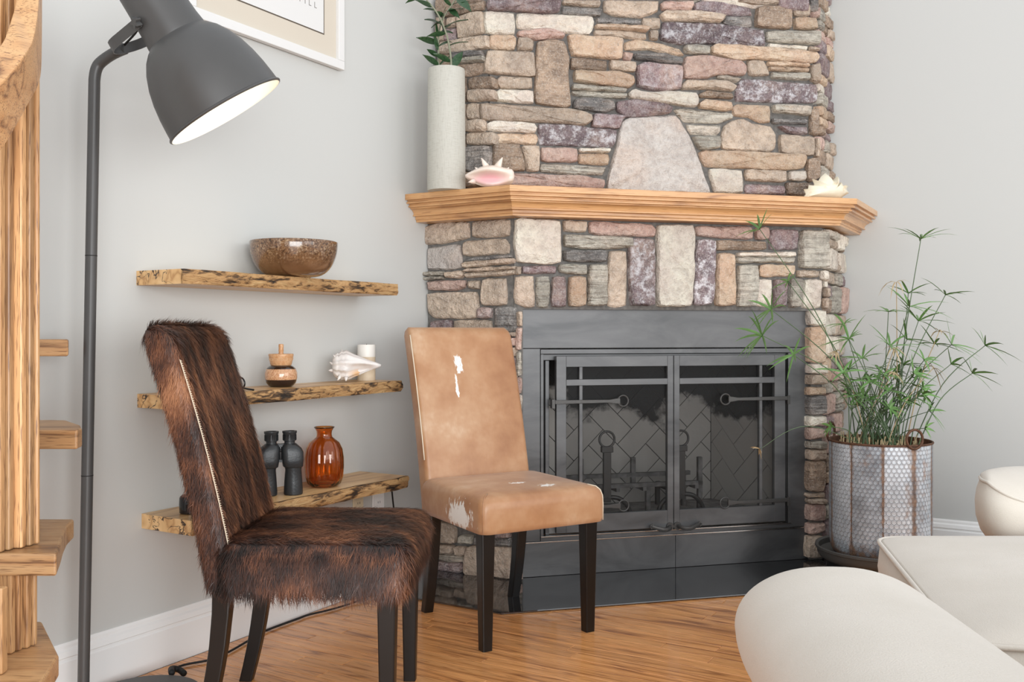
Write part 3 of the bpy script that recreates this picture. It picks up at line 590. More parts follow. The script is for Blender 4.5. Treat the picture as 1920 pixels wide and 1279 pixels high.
andiron(1138, 824, 'iron andiron with ring finial behind the left mesh door'); andiron(1277, 822, 'iron andiron with ring finial behind the meeting stiles of the doors')
gr = thing('fire_grate', 'charred iron fire grate with upright bars behind the andirons', 'grate', V3(G+.55*F-.3*FN, zb0))
M['ashiron'] = plain('ash_dusted_iron', (.17, .165, .16), .8, .2, nz=.6, nscale=40)
ga0, ga1 = mpx(1062, 890)[0]+.02, mpx(1355, 890)[0]
for nd, zz in ((-.20, .135), (-.33, .16)):
    add('grate_rail', fbox(G, F, FN, ga0, ga1, nd-.01, nd+.01, zb0+zz-.018, zb0+zz), BOXF, M['ashiron'], gr)
for k in range(6):
    a = ga0+.03+(ga1-ga0-.06)*k/5
    add('grate_bar', fbox(G, F, FN, a-.008, a+.008, -.34, -.19, zb0+.10, zb0+.117), BOXF, M['ashiron'], gr)
    if k in (1, 3): add('upright', fbox(G, F, FN, a-.01, a+.01, -.34, -.322, zb0+.10, zb0+.23), BOXF, M['ashiron'], gr)
for a in (ga0+.06, ga0+.42, ga1-.012):
    add('grate_leg', fbox(G, F, FN, a-.01, a+.01, -.21, -.19, zb0, zb0+(.24 if a > ga1-.02 else .12)), BOXF, M['ashiron'], gr)
for a in (ga0+.06, ga1-.03): add('grate_leg', fbox(G, F, FN, a-.01, a+.01, -.34, -.322, zb0, zb0+.15), BOXF, M['ashiron'], gr)

# ------------------------------------------------------------------ armchairs (beige upholstery)
t = NT('beige_linen'); co = t.coord(rnd=False); n1 = t.noise(co, 420, 2); n2 = t.noise(co, 6, 3)
t.col(t.mix(t.math('MULTIPLY', n1, .35), t.ramp(n2, [(.3, (.60, .55, .48)), (.7, (.66, .61, .545))]), (.50, .45, .38))); t.set(Roughness=.95, Sheen_Weight=.25); t.bump(n1, .25, .003); M['linen'] = t.m
t = NT('taupe_chenille'); co = t.coord((1, 1, .12), rnd=False); n1 = t.noise(co, 330, 3)
t.col(t.ramp(n1, [(.35, (.30, .255, .21)), (.7, (.50, .45, .39))])); t.set(Roughness=.95); t.bump(n1, .5, .004); M['chenille'] = t.m
def arm_mesh(w_, h0, h1, ln, nose=.15, crown=.045):
    # runs along +y from nose (y=0) to back (y=ln); domed top, tucked underside
    rings = []
    ys = [0, .001, .003, .007, .013, .021, .031, .043, .057, .073, .09, .11, .13, .15, .2, .35, ln*.75, ln]
    for y in ys:
        k = min(1, y/nose); s = (1-(1-k)**2.4)**(1/2.4) if k < 1 else 1; s = max(s, .02)
        wd = w_/2*(.70+.30*s); top = h1-(1-s)*.10; bot = h0+(1-s)*.035
        rg = []
        for i in range(72):
            a = 2*math.pi*i/72; ca, sa = math.cos(a), math.sin(a)
            x = wd*math.copysign(abs(ca)**(.86 if sa > 0 else .62), ca); mid = bot+(top-bot)*.55
            z = mid+(top-mid)*math.copysign(abs(sa)**.95, sa) if sa > 0 else mid+(mid-bot)*math.copysign(abs(sa)**.7, sa)
            if sa < 0: x *= 1-.16*abs(sa)
            rg.append((x, y, z))
        rings.append(rg)
    return loft(rings[::-1]) 
# near chair: its left arm reaches into the view
ch = thing('armchair', 'beige linen armchair with a broad domed arm facing the fireplace', 'armchair', (.492, 1.1, 0), rz=R(-2.5), world=False)
v, f = arm_mesh(.31, .40, .632, 1.0); v = [(x, .50-y, z) for x, y, z in v]; f = [q_[::-1] for q_ in f]
o = add('arm', v, f, M['linen'], ch, smooth=True)
rg = [(.108*math.copysign(abs(math.cos(a))**.75, math.cos(a)), .4975, .515+.05*math.sin(a)) for a in np.linspace(0, 2*math.pi, 40, endpoint=False)]
add('piping', *tube(rg, .0045, 6, closed=True), M['linen'], ch, smooth=True)
o = add('arm_panel', boxv(-.11, .11, -.5, .42, .04, .45), BOXF, M['chenille'], ch); bev(o, .02, 3)
o = add('seat_cushion', boxv(.152, .70, -.28, .36, .30, .46), BOXF, M['linen'], ch); bev(o, .05, 4)
o = add('backrest', boxv(.152, .70, -.52, -.29, .30, .86), BOXF, M['linen'], ch); bev(o, .07, 4)
o = add('seat_base', boxv(.115, .72, -.5, .34, .06, .30), BOXF, M['chenille'], ch); bev(o, .02, 3)
# chaise: T-shaped seat with piping and one arm
cs = thing('chaise', 'beige lounge chaise with a piped seat beside the metal planter', 'chaise', (1.2, 2.0, 0), world=True)
def cushion(poly, z0, z1, crown, name, mat, parent):
    pts = []
    n = len(poly)
    for i in range(n):
        p0, p1, p2 = [np.array(poly[k % n], float) for k in (i-1, i, i+1)]
        d0 = p0-p1; d2 = p2-p1; r_ = .06
        a, b = p1+d0/np.linalg.norm(d0)*r_, p1+d2/np.linalg.norm(d2)*r_
        for k in range(7):
            t_ = k/6; pts.append((1-t_)**2*a+2*t_*(1-t_)*p1+t_*t_*b)
        e = np.array(poly[(i+1) % n])-p1; m_ = int(np.linalg.norm(e)/.08)
        for k in range(1, m_): 
            if .07 < k/m_*np.linalg.norm(e) < np.linalg.norm(e)-.07: pts.append(p1+e*k/m_)
    pts = np.array(pts); c = pts.mean(0); rings = []
    sd = [[(c[0]+(p[0]-c[0])*s, c[1]+(p[1]-c[1])*s, z) for p in pts] for s, z in ((.975, z0), (1.0, z0+.02), (1.01, (z0+z1)/2), (1.0, z1-.008), (.97, z1-.007))]
    add('cushion_side', *loft(sd), M['linen'], parent, smooth=True)
    for s, z in ((.97, z1-.006), (1.0, z1-.005), (.985, z1-.001), (.93, z1+crown*.35), (.8, z1+crown*.7), (.55, z1+crown*.93), (.25, z1+crown), (.04, z1+crown)):
        rings.append([(c[0]+(p[0]-c[0])*s, c[1]+(p[1]-c[1])*s, z) for p in pts])
    add(name, *loft(rings), mat, parent, smooth=True)
    rg = [(c[0]+(p[0]-c[0])*1.004, c[1]+(p[1]-c[1])*1.004, z1-.006) for p in pts]
    add('piping', *tube(rg, .0055, 8, closed=True), M['linen'], parent, smooth=True)
    return pts
sp = [(.945, 2.46), (.77, 1.62), (1.95, 1.40), (2.05, 2.46)]
cushion(sp, .335, .472, .022, 'seat_cushion', M['linen'], cs)
v, f = prism([(.985, 2.42), (.825, 1.655), (1.93, 1.45), (2.0, 2.42)], .05, .335); o = add('seat_base', v, f, M['linen'], cs); bev(o, .02, 3)
xs = [1.288+d_ for d_ in (0, .001, .003, .006, .010, .016, .023, .032, .043, .056, .07, .085, .10, .12, .16, .22, .32, .5, .7)]; ty = np.linspace(0, 1, 15); rt = []; rs_ = []; pip = []
for x in xs:
    k = min(1, (x-1.288)/.10); sh_ = (1-(1-k)**2.2)**(1/2.2) if k < 1 else 1
    zp = .596-.075*(1-math.exp(-max(0, x-1.31)/.12)); y0 = 2.66-.155*(.04+.96*sh_); y1 = 2.66+.16*(.04+.96*sh_)
    rt.append([(x, y0+(y1-y0)*q_, zp+(.584-zp)*q_+(.030+.03*(.596-zp)/.075)*math.sin(math.pi*q_)**.7*(.35+.65*sh_)) for q_ in ty]); pip.append((x-.001, y0-.001, zp))
    rs_.append([(x+dx*(1-k), y0+dy, zp+dz*(1-.35*(.596-zp)/.075)) for dx, dy, dz in ((0, 0, 0), (-.012, -.010, -.03), (-.016, -.014, -.06), (-.014, -.008, -.10), (-.002, .004, -.14), (.014, .02, -.165))]+[(x+.02*(1-k), y1-.03, .44)])
skew = lambda p: (p[0]-.053+(p[1]-2.505)*.5, p[1], p[2])      # the arm is splayed outwards
rt = [[skew(p) for p in q_] for q_ in rt]; rs_ = [[skew(p) for p in q_] for q_ in rs_]; pip = [skew(p) for p in pip]
def strip(rows):
    n_ = len(rows[0]); V = [p for q_ in rows for p in q_]; return V, [(j*n_+i, (j+1)*n_+i, (j+1)*n_+i+1, j*n_+i+1) for j in range(len(rows)-1) for i in range(n_-1)]
V, Fc = strip(rt); nt_ = len(ty); Fc.append(tuple(range(nt_))); add('arm_top', V, Fc, M['linen'], cs, smooth=True, sharp=70)
V, Fc = strip(rs_); Fc = [q_[::-1] for q_ in Fc]; n7 = len(rs_[0]); V += [rt[0][-1]]; Fc.append(tuple(range(n7))+(len(V)-1,)); add('arm_side', V, Fc, M['linen'], cs, smooth=True, sharp=70)
add('piping', *tube(spline(pip, 3), .0045, 8), M['linen'], cs, smooth=True)
v, f = prism([(1.36, 2.56), (1.95, 2.56), (2.06, 2.78), (1.47, 2.78)], .05, .445); o = add('arm_panel', v, f, M['chenille'], cs); bev(o, .015, 2)
for x, y in ((1.02, 2.3), (.9, 1.75), (1.9, 1.55), (1.9, 2.6)): add('foot', *lathe([(.02, .0), (.025, .055)], 12, cx=x, cy=y), M['black'], cs)

# ------------------------------------------------------------------ dining chairs
M['leg'] = plain('espresso_wood', (.0055, .0045, .004), .36, nz=.3, nscale=9)
t = NT('tan_cowhide'); co = t.coord(rnd=False)
n1 = t.noise(co, 5, 4, .6); n2 = t.noise(co, 28, 3); mp = t.n('VectorMath', operation='MULTIPLY', in1=(260, 60, 60)); t.l(co, mp.inputs[0]); n3 = t.noise(mp.outputs[0], 1, 2)
col = t.ramp(n1, [(.28, (.30, .125, .05)), (.48, (.43, .22, .105)), (.60, (.51, .30, .165)), (.74, (.66, .48, .33))])
col = t.mix(t.math('MULTIPLY', n3, .3), col, (.38, .18, .08))
sep = t.n('SeparateXYZ'); t.l(co, sep.inputs[0])
def blob(cx, cy, cz, rx, ry, rz, amp=1.3):
    m = t.n('VectorMath', operation='SUBTRACT', in1=(cx, cy, cz)); t.l(co, m.inputs[0]); d = t.n('VectorMath', operation='MULTIPLY', in1=(1/rx, 1/ry, 1/rz)); t.l(m.outputs[0], d.inputs[0])
    le = t.n('VectorMath', operation='LENGTH'); t.l(d.outputs[0], le.inputs[0])
    mp2 = t.n('VectorMath', operation='MULTIPLY', in1=(1, 1, .35)); t.l(co, mp2.inputs[0]); nn_ = t.noise(mp2.outputs[0], 75, 4, .65)
    return t.ramp(t.math('ADD', le.outputs['Value'], t.math('MULTIPLY', t.math('SUBTRACT', nn_, .5), amp*2)), [(.75, (1, 1, 1)), (.95, (0, 0, 0))])
for bb in ((.035, -.22, .885, .022, .2, .035), (.055, -.2, .80, .007, .2, .05), (.235, .1, .41, .04, .09, .05), (-.05, .17, .492, .03, .015, .03, 2.2), (.02, .10, .495, .03, .012, .03, 2.0)):
    col = t.mix(blob(*bb), col, (.86, .83, .78))
t.col(col); t.set(Roughness=.38, Sheen_Weight=.15); t.bump(t.math('ADD', n2, t.math('MULTIPLY', n3, .3)), .18, .006); M['tanhide'] = t.m
t = NT('brindle_cowhide'); co = t.coord(rnd=False)
mp = t.n('VectorMath', operation='MULTIPLY', in1=(24, 7, 5)); t.l(co, mp.inputs[0]); n1 = t.noise(mp.outputs[0], 1, 3, .6, .4); n2 = t.noise(co, 4, 2)
at = t.n('Attribute'); at.attribute_name = 'rnd'
f_ = t.math('ADD', n1, t.math('ADD', t.math('MULTIPLY', t.math('SUBTRACT', at.outputs['Fac'], .5), .16), t.math('MULTIPLY', t.math('SUBTRACT', n2, .5), .5)))
t.col(t.ramp(f_, [(.30, (.010, .006, .005)), (.45, (.062, .025, .016)), (.60, (.20, .078, .038)), (.80, (.44, .20, .095))])); t.set(Roughness=.42); M['brindle'] = t.m
M['stitch'] = plain('cream_stitching', (.72, .62, .48), .8)
def back_y(z): s = (z-.37)/.65; return -.175-.115*s-.055*s*s
def chair_parts(ch, mat, seat_w=.47, back_w=.425, tan=True):
    rings = []
    z0, z1 = .368, .487
    for s_, z in ((-.016, z0), (-.003, z0+.004), (0, z0+.02), (0, z1-.04), (-.003, z1-.02), (-.010, z1-.007), (-.024, z1+.001), (-.06, z1+.007), (-.12, z1+.011), (-.19, z1+.013)):
        rings.append([(x, y, z) for x, y in rrect(seat_w+2*s_, .465+2*s_, .03 if s_ > -.05 else .02, 5, 0, .018)])
    seat = add('seat', *loft(rings), mat, ch, smooth=True)
    rings = []
    zz = [.366, .372, .39, .45, .52, .6, .68, .76, .84, .9, .95, .985, 1.003, 1.013, 1.018]
    for z in zz:
        k = max(0, (z-.985)/.033); s_ = (1-(1-max(0, 1-k))**2)**.5 if k > 0 else 1; s_ = max(s_, .25)
        if z < .372: s_ = .9
        th = .078*s_; bw = back_w-.03*(1-s_)
        rings.append([(x, y, z) for x, y in rrect(bw, th, .02, 4, 0, back_y(z)-.039)])
    back = add('backrest', *loft(rings), mat, ch, smooth=True)
    for sx in (-1, 1):
        x = sx*.195
        rg = [[(x+a, .20+b, z) for a, b in rrect(w_, w_, .004, 2)] for z, w_ in ((0, .034), (.37, .047))]
        add('leg', *loft(rg), M['leg'], ch)
        x = sx*.178; rg = []
        for z in (0, .05, .1, .16, .22, .3, .37):
            k = 1-z/.37; rg.append([(x+a, -.215-.055*k**1.8+b, z) for a, b in rrect(.034+.008*(1-k), .036+.01*(1-k), .004, 2)])
        add('leg', *loft(rg), M['leg'], ch)
    return seat, back
tc = thing('dining_chair', 'smooth tan cowhide dining chair with white patches and dark legs', 'chair', (-.015, 3.255, 0), rz=R(-150), group='high backed cowhide chairs', world=False)
chair_parts(tc, M['tanhide'])
def edge_line(x, pts, parent, r_=.0022, mat='stitch', name='piping'):
    add(name, *tube([(x, y, z) for y, z in pts], r_, 6), M[mat], parent, smooth=True)
edge_line(.2125, [(back_y(z)-.007, z) for z in np.linspace(.55, .99, 16)], tc)
for sx_, mt_, r__ in ((-1, 'stitch', .0021), (1, 'tanhide', .0016)):
    add('piping', *tube([(sx_*x_, y_, z_) for x_, y_, z_ in ((.2265, .2420, .376), (.2268, .2423, .43), (.2255, .2410, .458), (.220, .2355, .476), (.210, .2255, .487), (.19, .205, .4925))], r__, 6), M[mt_], tc, smooth=True)
bc = thing('dining_chair', 'shaggy dark brown brindle cowhide dining chair beside the floor lamp', 'chair', (-.500, 2.545, 0), rz=R(-92), group='high backed cowhide chairs', world=False)
seat, back = chair_parts(bc, M['brindle'], seat_w=.455, back_w=.41)
def fur(name, src, count, parent, lmin, lmax, which):
    me = src.data; me.calc_loop_triangles()
    co_ = np.array([v.co[:] for v in me.vertices]); tr_ = np.array([t_.vertices[:] for t_ in me.loop_triangles])
    a, b, c = co_[tr_[:, 0]], co_[tr_[:, 1]], co_[tr_[:, 2]]; cr = np.cross(b-a, c-a); ar = np.linalg.norm(cr, axis=1); nr = cr/(ar[:, None]+1e-12)
    keep = np.where(nr[:, 2] < -.8, 0, ar); idx = rng.choice(len(tr_), count, p=keep/keep.sum())
    u_ = rng.random(count); w2 = rng.random(count); fl = u_+w2 > 1; u_[fl] = 1-u_[fl]; w2[fl] = 1-w2[fl]
    p = a[idx]+u_[:, None]*(b-a)[idx]+w2[:, None]*(c-a)[idx]; n_ = nr[idx]
    flow = np.tile(np.array([0, 0, -1.]), (count, 1))
    if which == 'seat':
        up = n_[:, 2] > .6; flow[up] = np.array([0, 1., -.05])
    else:
        up = n_[:, 2] > .5; flow[up] = np.array([0, 1., -.3])
    flow = flow+rng.normal(0, .20, (count, 3)); d = flow-n_*(flow*n_).sum(1)[:, None]; d /= np.linalg.norm(d, axis=1)[:, None]+1e-9
    ln = rng.uniform(lmin, lmax, count)[:, None]
    if which == 'seat': ln = ln*np.where(n_[:, 2:3] > .6, .8, 1.25)
    side = np.cross(d, n_); side /= np.linalg.norm(side, axis=1)[:, None]+1e-9
    lift = rng.uniform(.10, .30, count)[:, None]; wd = rng.uniform(.0006, .0011, count)[:, None]
    bend = rng.normal(0, .12, (count, 3))
    p0 = p-n_*.001; p1 = p+d*ln*.5+n_*ln*lift*.7; p2 = p+d*ln+n_*ln*lift*.75+bend*ln+np.array([0, 0, -.1])*ln
    V = np.stack([p0-side*wd, p0+side*wd, p1-side*wd*.8, p1+side*wd*.8, p2], 1).reshape(-1, 3)
    base = np.arange(count)*5
    me2 = bpy.data.meshes.new(name); nv = count*5
    me2.vertices.add(nv); me2.vertices.foreach_set('co', V.ravel())
    faces = np.stack([base, base+1, base+3, base, base+3, base+2, base+2, base+3, base+4], 1).reshape(-1)
    me2.loops.add(len(faces)); me2.loops.foreach_set('vertex_index', faces)
    npoly = count*3; me2.polygons.add(npoly); me2.polygons.foreach_set('loop_start', np.arange(npoly)*3)
    me2.update(calc_edges=True); me2.validate()
    at_ = me2.attributes.new('rnd', 'FLOAT', 'POINT'); at_.data.foreach_set('value', np.repeat(rng.random(count), 5))
    me2.materials.append(M['brindle'])
    o = bpy.data.objects.new(name, me2); C.objects.link(o); o.parent = parent; o['kind'] = 'stuff'; return o
fur('fur', back, 62000, bc, .022, .040, 'back'); fur('fur', seat, 52000, bc, .026, .044, 'seat')
for sx in (1,):
    x = sx*.2065; st = []
    for z in np.linspace(.475, .93, 80):
        y = back_y(z)-.0005; st.append(tube([(x-.001, y+.005, z-.002), (x+.008, y+.003, z+.002)], .0010, 4))
    add('stitching', *merge(*st), M['stitch'], bc)
    add('seam', *tube([(x+.006, back_y(z)+.003, z) for z in np.linspace(.475, .93, 30)], .0011, 5), M['stitch'], bc)

# ------------------------------------------------------------------ floor lamp
M['lamp'] = plain('dark_grey_lacquer', (.062, .061, .060), .42, nz=.05)
M['lampin'] = plain('white_enamel', (.86, .86, .84), .4)
lb = np.array([-.985, 2.54]); lp = np.array([-1.108, 2.452])
lamp = thing('floor_lamp', 'dark grey metal floor lamp with a large dome shade', 'lamp', (lb[0], lb[1], 0))
o = add('base', *lathe([(.148, 0), (.15, .004), (.15, .026), (.147, .030), (.0, .030)], 56, cap1=False, cx=lb[0], cy=lb[1]), M['lamp'], lamp, smooth=True, sharp=40)
top = P(177, 150, 2.452)
pp = [V3(lp, .03)]; bot = V3(lp, .03)
for k in np.linspace(0, 1, 6)[1:]: pp.append(bot+(top-bot)*k)
pa = P(188, 118, 2.45); pb = P(210, 102, 2.44); pe = P(234, 91, 2.43)
pole = pp[:-1]+spline([pp[-1], P(180, 132, 2.451), pa, pb, pe], 5)
add('pole', *tube(pole, .0145, 18), M['lamp'], lamp, smooth=True, sharp=50)
for k in (.37, .72): c_ = bot+(top-bot)*k; add('pole_joint', *tube([c_-np.array([0, 0, .0012]), c_+np.array([0, 0, .0012])], .0149, 18), M['black'], lamp)
ax = np.array([.512, .2, -.835]); ax /= np.linalg.norm(ax)
rim_c = P(424.5, 211, 2.37)
e1 = np.cross(ax, [0, 1, 0]); e1 /= np.linalg.norm(e1); e2 = np.cross(ax, e1)
def alathe(prof, n=56):     # revolve about the lamp axis; s measured back from the rim
    V = []
    for r_, s in prof:
        for i in range(n):
            a = 2*math.pi*i/n; V.append(rim_c-ax*s+r_*(math.cos(a)*e1+math.sin(a)*e2))
    return V, [(j*n+i, (j+1)*n+i, (j+1)*n+(i+1) % n, j*n+(i+1) % n) for j in range(len(prof)-1) for i in range(n)]
out = [(.153, 0.0), (.156, .001), (.1575, .0035), (.156, .0065), (.153, .008), (.151, .03), (.1475, .06), (.141, .095), (.131, .13), (.117, .162), (.101, .187), (.086, .202), (.080, .206), (.0765, .210), (.0765, .216), (.0735, .24), (.0705, .30), (.0685, .345), (.066, .352), (.05, .356), (.0, .357)]
sh = add('shade', *alathe(out), M['lamp'], lamp, smooth=True, sharp=35)
inn = [(.153, 0.0), (.150, .004), (.148, .03), (.1445, .06), (.138, .095), (.128, .13), (.114, .16), (.098, .184), (.07, .20), (.0, .203)]
v, f = alathe(inn); add('shade_lining', v, [q_[::-1] for q_ in f], M['lampin'], lamp, smooth=True)
t = NT('glowing_bulb'); t.set(Emission_Color=(1, .86, .62, 1), Emission_Strength=5); M['bulb'] = t.m
bl_ = [(.001, .085), (.016, .088), (.028, .10), (.031, .118), (.027, .14), (.016, .165), (.014, .2)]
add('bulb', *alathe(bl_, 20), M['bulb'], lamp, smooth=True)
# yoke bracket, knob, cord
kn = P(308, 27, 2.28); cen = rim_c-ax*.265
yo = pe
sd = np.cross(ax, (kn-cen)); 
tohin = (yo-cen); tohin -= ax*np.dot(tohin, ax)*.0
side = np.array([0, -1., 0]); side -= ax*np.dot(side, ax); side -= tohin/np.linalg.norm(tohin)*np.dot(side, tohin/np.linalg.norm(tohin)); side /= np.linalg.norm(side)
strap = []
dirv = (yo-cen)/np.linalg.norm(yo-cen); rr_y = .078; dl_ = np.linalg.norm(yo-cen)
path = [cen+side*rr_y, cen+side*rr_y+dirv*(dl_-.075)]
for k in range(1, 12):
    a = math.pi*k/12; path.append(cen+side*rr_y*math.cos(a)+dirv*((dl_-.075)+.075*math.sin(a)))
path += [cen-side*rr_y+dirv*(dl_-.075), cen-side*rr_y]
wv = np.cross(dirv, side); wv /= np.linalg.norm(wv)
rings = []
for j, p_ in enumerate(path):
    tdir = path[min(j+1, len(path)-1)]-path[max(j-1, 0)]; tdir = tdir/np.linalg.norm(tdir); nb = np.cross(tdir, wv)
    rings.append([p_+wv*s1*.0125+nb*s2*.0014 for s1, s2 in ((-1, -1), (1, -1), (1, 1), (-1, 1))])
add('yoke', *loft(rings), M['lamp'], lamp, smooth=True, sharp=30)
kc = cen+side*(rr_y+.002); star = []
for z_ in (0, .014):
    star.append([kc+side*z_+(.0105+.0035*math.cos(5*2*math.pi*i/40))*(math.cos(2*math.pi*i/40)*wv+math.sin(2*math.pi*i/40)*np.cross(side, wv)) for i in range(40)])
add('knob', *loft(star), M['lamp'], lamp)
cd = [rim_c-ax*.335+dirv*.066, rim_c-ax*.33+dirv*.095, cen+dirv*.10+wv*.02, yo+np.array([0, 0, .01])]
add('lamp_cord', *tube(spline(cd, 6), .003, 8), M['black'], lamp, smooth=True)
fl = [V3(lb+np.array([.06, .139]), .02), P(352, 1261, 2.78)*[1, 1, 0]+[0, 0, .012]]
ld = bpy.data.lights.new('bulb_light', 'POINT'); ld.energy = .7; ld.color = (1, .83, .58); ld.shadow_soft_size = .03
lo = bpy.data.objects.new('bulb_light', ld); C.objects.link(lo); lo.parent = lamp; lo.location = Vector(rim_c-ax*.075)-Vector(lamp.location)

# cord on the floor, from the lamp base to behind the chairs
cpx = [(318, 1258), (345, 1247), (395, 1237), (430, 1222), (475, 1196), (500, 1181), (530, 1160), (545, 1157), (575, 1152), (620, 1143), (660, 1131), (690, 1122), (705, 1114), (712, 1106)]
cpts = [on_z(u, v, .006) for u, v in cpx]
cpts = [V3(p_[:2]+N*max(0, .026-float(np.dot(p_[:2]-A, N))), .006+(.006 if k > 10 else 0)) for k, p_ in enumerate(cpts)]
tag(add('power_cord', *tube(spline(cpts, 6), .0035, 8), M['black'], smooth=True), 'black power cord lying along the floor by the baseboard', 'cord')
pl = on_z(332, 1254, .012)
o = add('cord_grommet', *tube(spline([on_z(322, 1262, .03), on_z(322, 1254, .022), on_z(336, 1256, .014), on_z(345, 1263, .012)], 4), .009, 10), M['black'], lamp, smooth=True)
wc = [LW(lw_t(733, .10), .10, .43), LW(lw_t(737, .07), .07, .34), LW(lw_t(742, .03), .03, .22), LW(lw_t(740, .03), .03, .09), LW(lw_t(720, .04), .04, .014)]
tag(add('shelf_cord', *tube(spline(wc, 6), .0032, 8), M['black'], smooth=True), 'black cord hanging from the end of the lowest shelf', 'cord')

# ------------------------------------------------------------------ oak spiral stair at the left
M['stair'] = wood('stair_oak', (.58, .34, .16), (.47, .24, .10), (.17, .075, .032), .38, ring=4., rs=1.3, stre=.7, pores=.85, var=(.62, 1.25))
stair = thing('spiral_stair', 'oak spiral staircase with a staved newel column and thick treads', 'staircase', (-1.06, 1.95, 0))
def xat(u, Y): return (u-960)/FPX*Y
def stave(u0, u1, Y, z0, z1, dep=.07, rot=0):
    # built lying along x so that the grain runs the length of the board
    x0, x1 = xat(u0, Y), xat(u1, Y); w_ = x1-x0
    V = boxv(0, z1-z0, -w_/2, w_/2, 0, dep)
    o = add('stave', V, BOXF, M['stair'], stair); o.rotation_euler = (R(-90), R(-90), 0)
    o.rotation_euler = Matrix(((0, 1, 0), (0, 0, 1), (1, 0, 0))).to_euler()
    o.location = Vector(((x0+x1)/2, Y, z0))-Vector(stair.location); bev(o, .003, 2); return o
zC, zB, zA, zD = .585, .785, .982, .385; tk = .043
for u1, Y, dp in ((1, 1.780, .019), (18, 1.800, .017), (41, 1.818, .018), (57, 1.837, .016), (71, 1.854, .010)): stave(-150, u1, Y, (zC if u1 < 60 else zB-.2)+.001, 1.78, dp)
for u1, Y, dp in ((4, 1.70, .02), (22, 1.81, .015), (36, 1.826, .014), (52, 1.842, .014), (66, 1.858, .010)): stave(-150, u1, Y, zD+.001, zC-tk-.001, dp)
def tread(poly, ztop, name='tread', th=tk):
    c = np.mean(poly, 0)
    v, f = prism([tuple(np.array(p)-c) for p in poly], 0, th); o = add(name, v, f, M['stair'], stair, loc=(c[0], c[1], ztop-th)); bev(o, .005, 3); return o
tread([(-1.32, 1.78), (xat(106, 1.78), 1.78), (-.885, 1.86), (-.922, 1.95), (-.952, 2.03), (xat(139, 2.11), 2.11), (-1.3, 2.11)], zC)
tread([(-1.26, 2.09), (xat(145, 2.09), 2.09), (-.965, 2.13), (-1.0, 2.2), (xat(125, 2.32), 2.32), (-1.13, 2.33), (-1.3, 2.31)], zB)
tread([(-1.22, 2.40), (xat(128, 2.40), 2.40), (xat(127, 2.40)-.03, 2.47), (-1.19, 2.475)], zA)
tread([(-1.4, 1.45), (-.78, 1.45), (-.81, 1.6), (-.845, 1.74), (xat(110, 1.81), 1.81), (-1.0, 2.02), (-1.25, 2.02)], zD)
stn = [((-60, 150, 1.58), (-60, 215, 1.50), (-60, 345, 1.56)), ((0, 85, 1.64), (0, 158, 1.56), (0, 282, 1.62)), ((12, 60, 1.68), (25, 132, 1.60), (30, 235, 1.66)), ((22, 30, 1.72), (45, 105, 1.64), (55, 190, 1.71)), ((28, 8, 1.76), (60, 80, 1.69), (71, 160, 1.76)), ((32, -25, 1.80), (69, 40, 1.74), (77, 132, 1.82)), ((34, -60, 1.84), (73, 0, 1.79), (78.5, 80, 1.87)), ((35, -130, 1.90), (75, -60, 1.86), (79, 0, 1.93))]
cols = [spline([P(*q_[k]) for q_ in stn], 5) for k in range(3)]
rings = [[a_, b_, c_, c_+np.array([-.03, .05, .01]), a_+np.array([-.01, .06, 0])] for a_, b_, c_ in zip(*cols)]
c0 = np.mean([p for q_ in rings for p in q_], 0); ang = math.atan2(.38, .30)
rot = lambda p: (p[0]*math.cos(ang)+p[1]*math.sin(ang), -p[0]*math.sin(ang)+p[1]*math.cos(ang), p[2])
v, f = loft([[rot(p-c0) for p in q_] for q_ in rings]); o = add('curved_stringer', v, [q_[::-1] for q_ in f], M['stair'], stair, loc=tuple(c0), rz=ang)
bev(o, .003, 2)

# ------------------------------------------------------------------ floating live-edge shelves
def spalt(name):
    t = NT(name); co = t.coord()
    def sc(v):
        m = t.n('VectorMath', operation='MULTIPLY', in1=v); t.l(co, m.inputs[0]); return m.outputs[0]
    a = t.noise(sc((1.2, 10, 10)), 1, 3, .5, .4); c = t.math('ABSOLUTE', t.math('SUBTRACT', t.math('FRACT', t.math('MULTIPLY', a, 5.)), .5))
    col = t.ramp(c, [(0, (.46, .25, .10)), (.15, (.62, .38, .17)), (.5, (.74, .49, .24))])
    b = t.noise(sc((9, 16, 16)), 1, 3, .5, .8); li = t.math('ABSOLUTE', t.math('SUBTRACT', t.math('FRACT', t.math('MULTIPLY', b, 3.)), .5))
    geo = t.n('NewGeometry'); nz_ = t.n('VectorMath', operation='DOT_PRODUCT', in1=(-float(L[0]), -float(L[1]), 0)); t.l(geo.outputs['Normal'], nz_.inputs[0])
    endf = t.ramp(nz_.outputs['Value'], [(.6, (0, 0, 0)), (.8, (1, 1, 1))])
    col = t.mix(t.math('MULTIPLY', t.ramp(li, [(.015, (1, 1, 1)), (.045, (0, 0, 0))]), endf), col, (.05, .03, .02))   # spalting lines in the end grain
    t.col(col); t.set(Roughness=.35); t.bump(a, .05, .002); return t.m
M['spalt'] = spalt('spalted_maple')
t = NT('barky_live_edge'); co = t.coord()
mp = t.n('VectorMath', operation='MULTIPLY', in1=(14, 14, 60)); t.l(co, mp.inputs[0]); n1 = t.noise(mp.outputs[0], 1, 4, .65, .8)
mp2 = t.n('VectorMath', operation='MULTIPLY', in1=(6, 6, 20)); t.l(co, mp2.inputs[0]); n2 = t.noise(mp2.outputs[0], 1, 4, .65, .5)
f_ = t.math('ADD', t.math('MULTIPLY', n1, .6), t.math('MULTIPLY', n2, .55))
t.col(t.ramp(f_, [(.45, (.02, .014, .01)), (.52, (.13, .07, .03)), (.57, (.42, .24, .10)), (.72, (.55, .36, .17))])); t.set(Roughness=.6); t.bump(n1, .9, .012); M['live'] = t.m
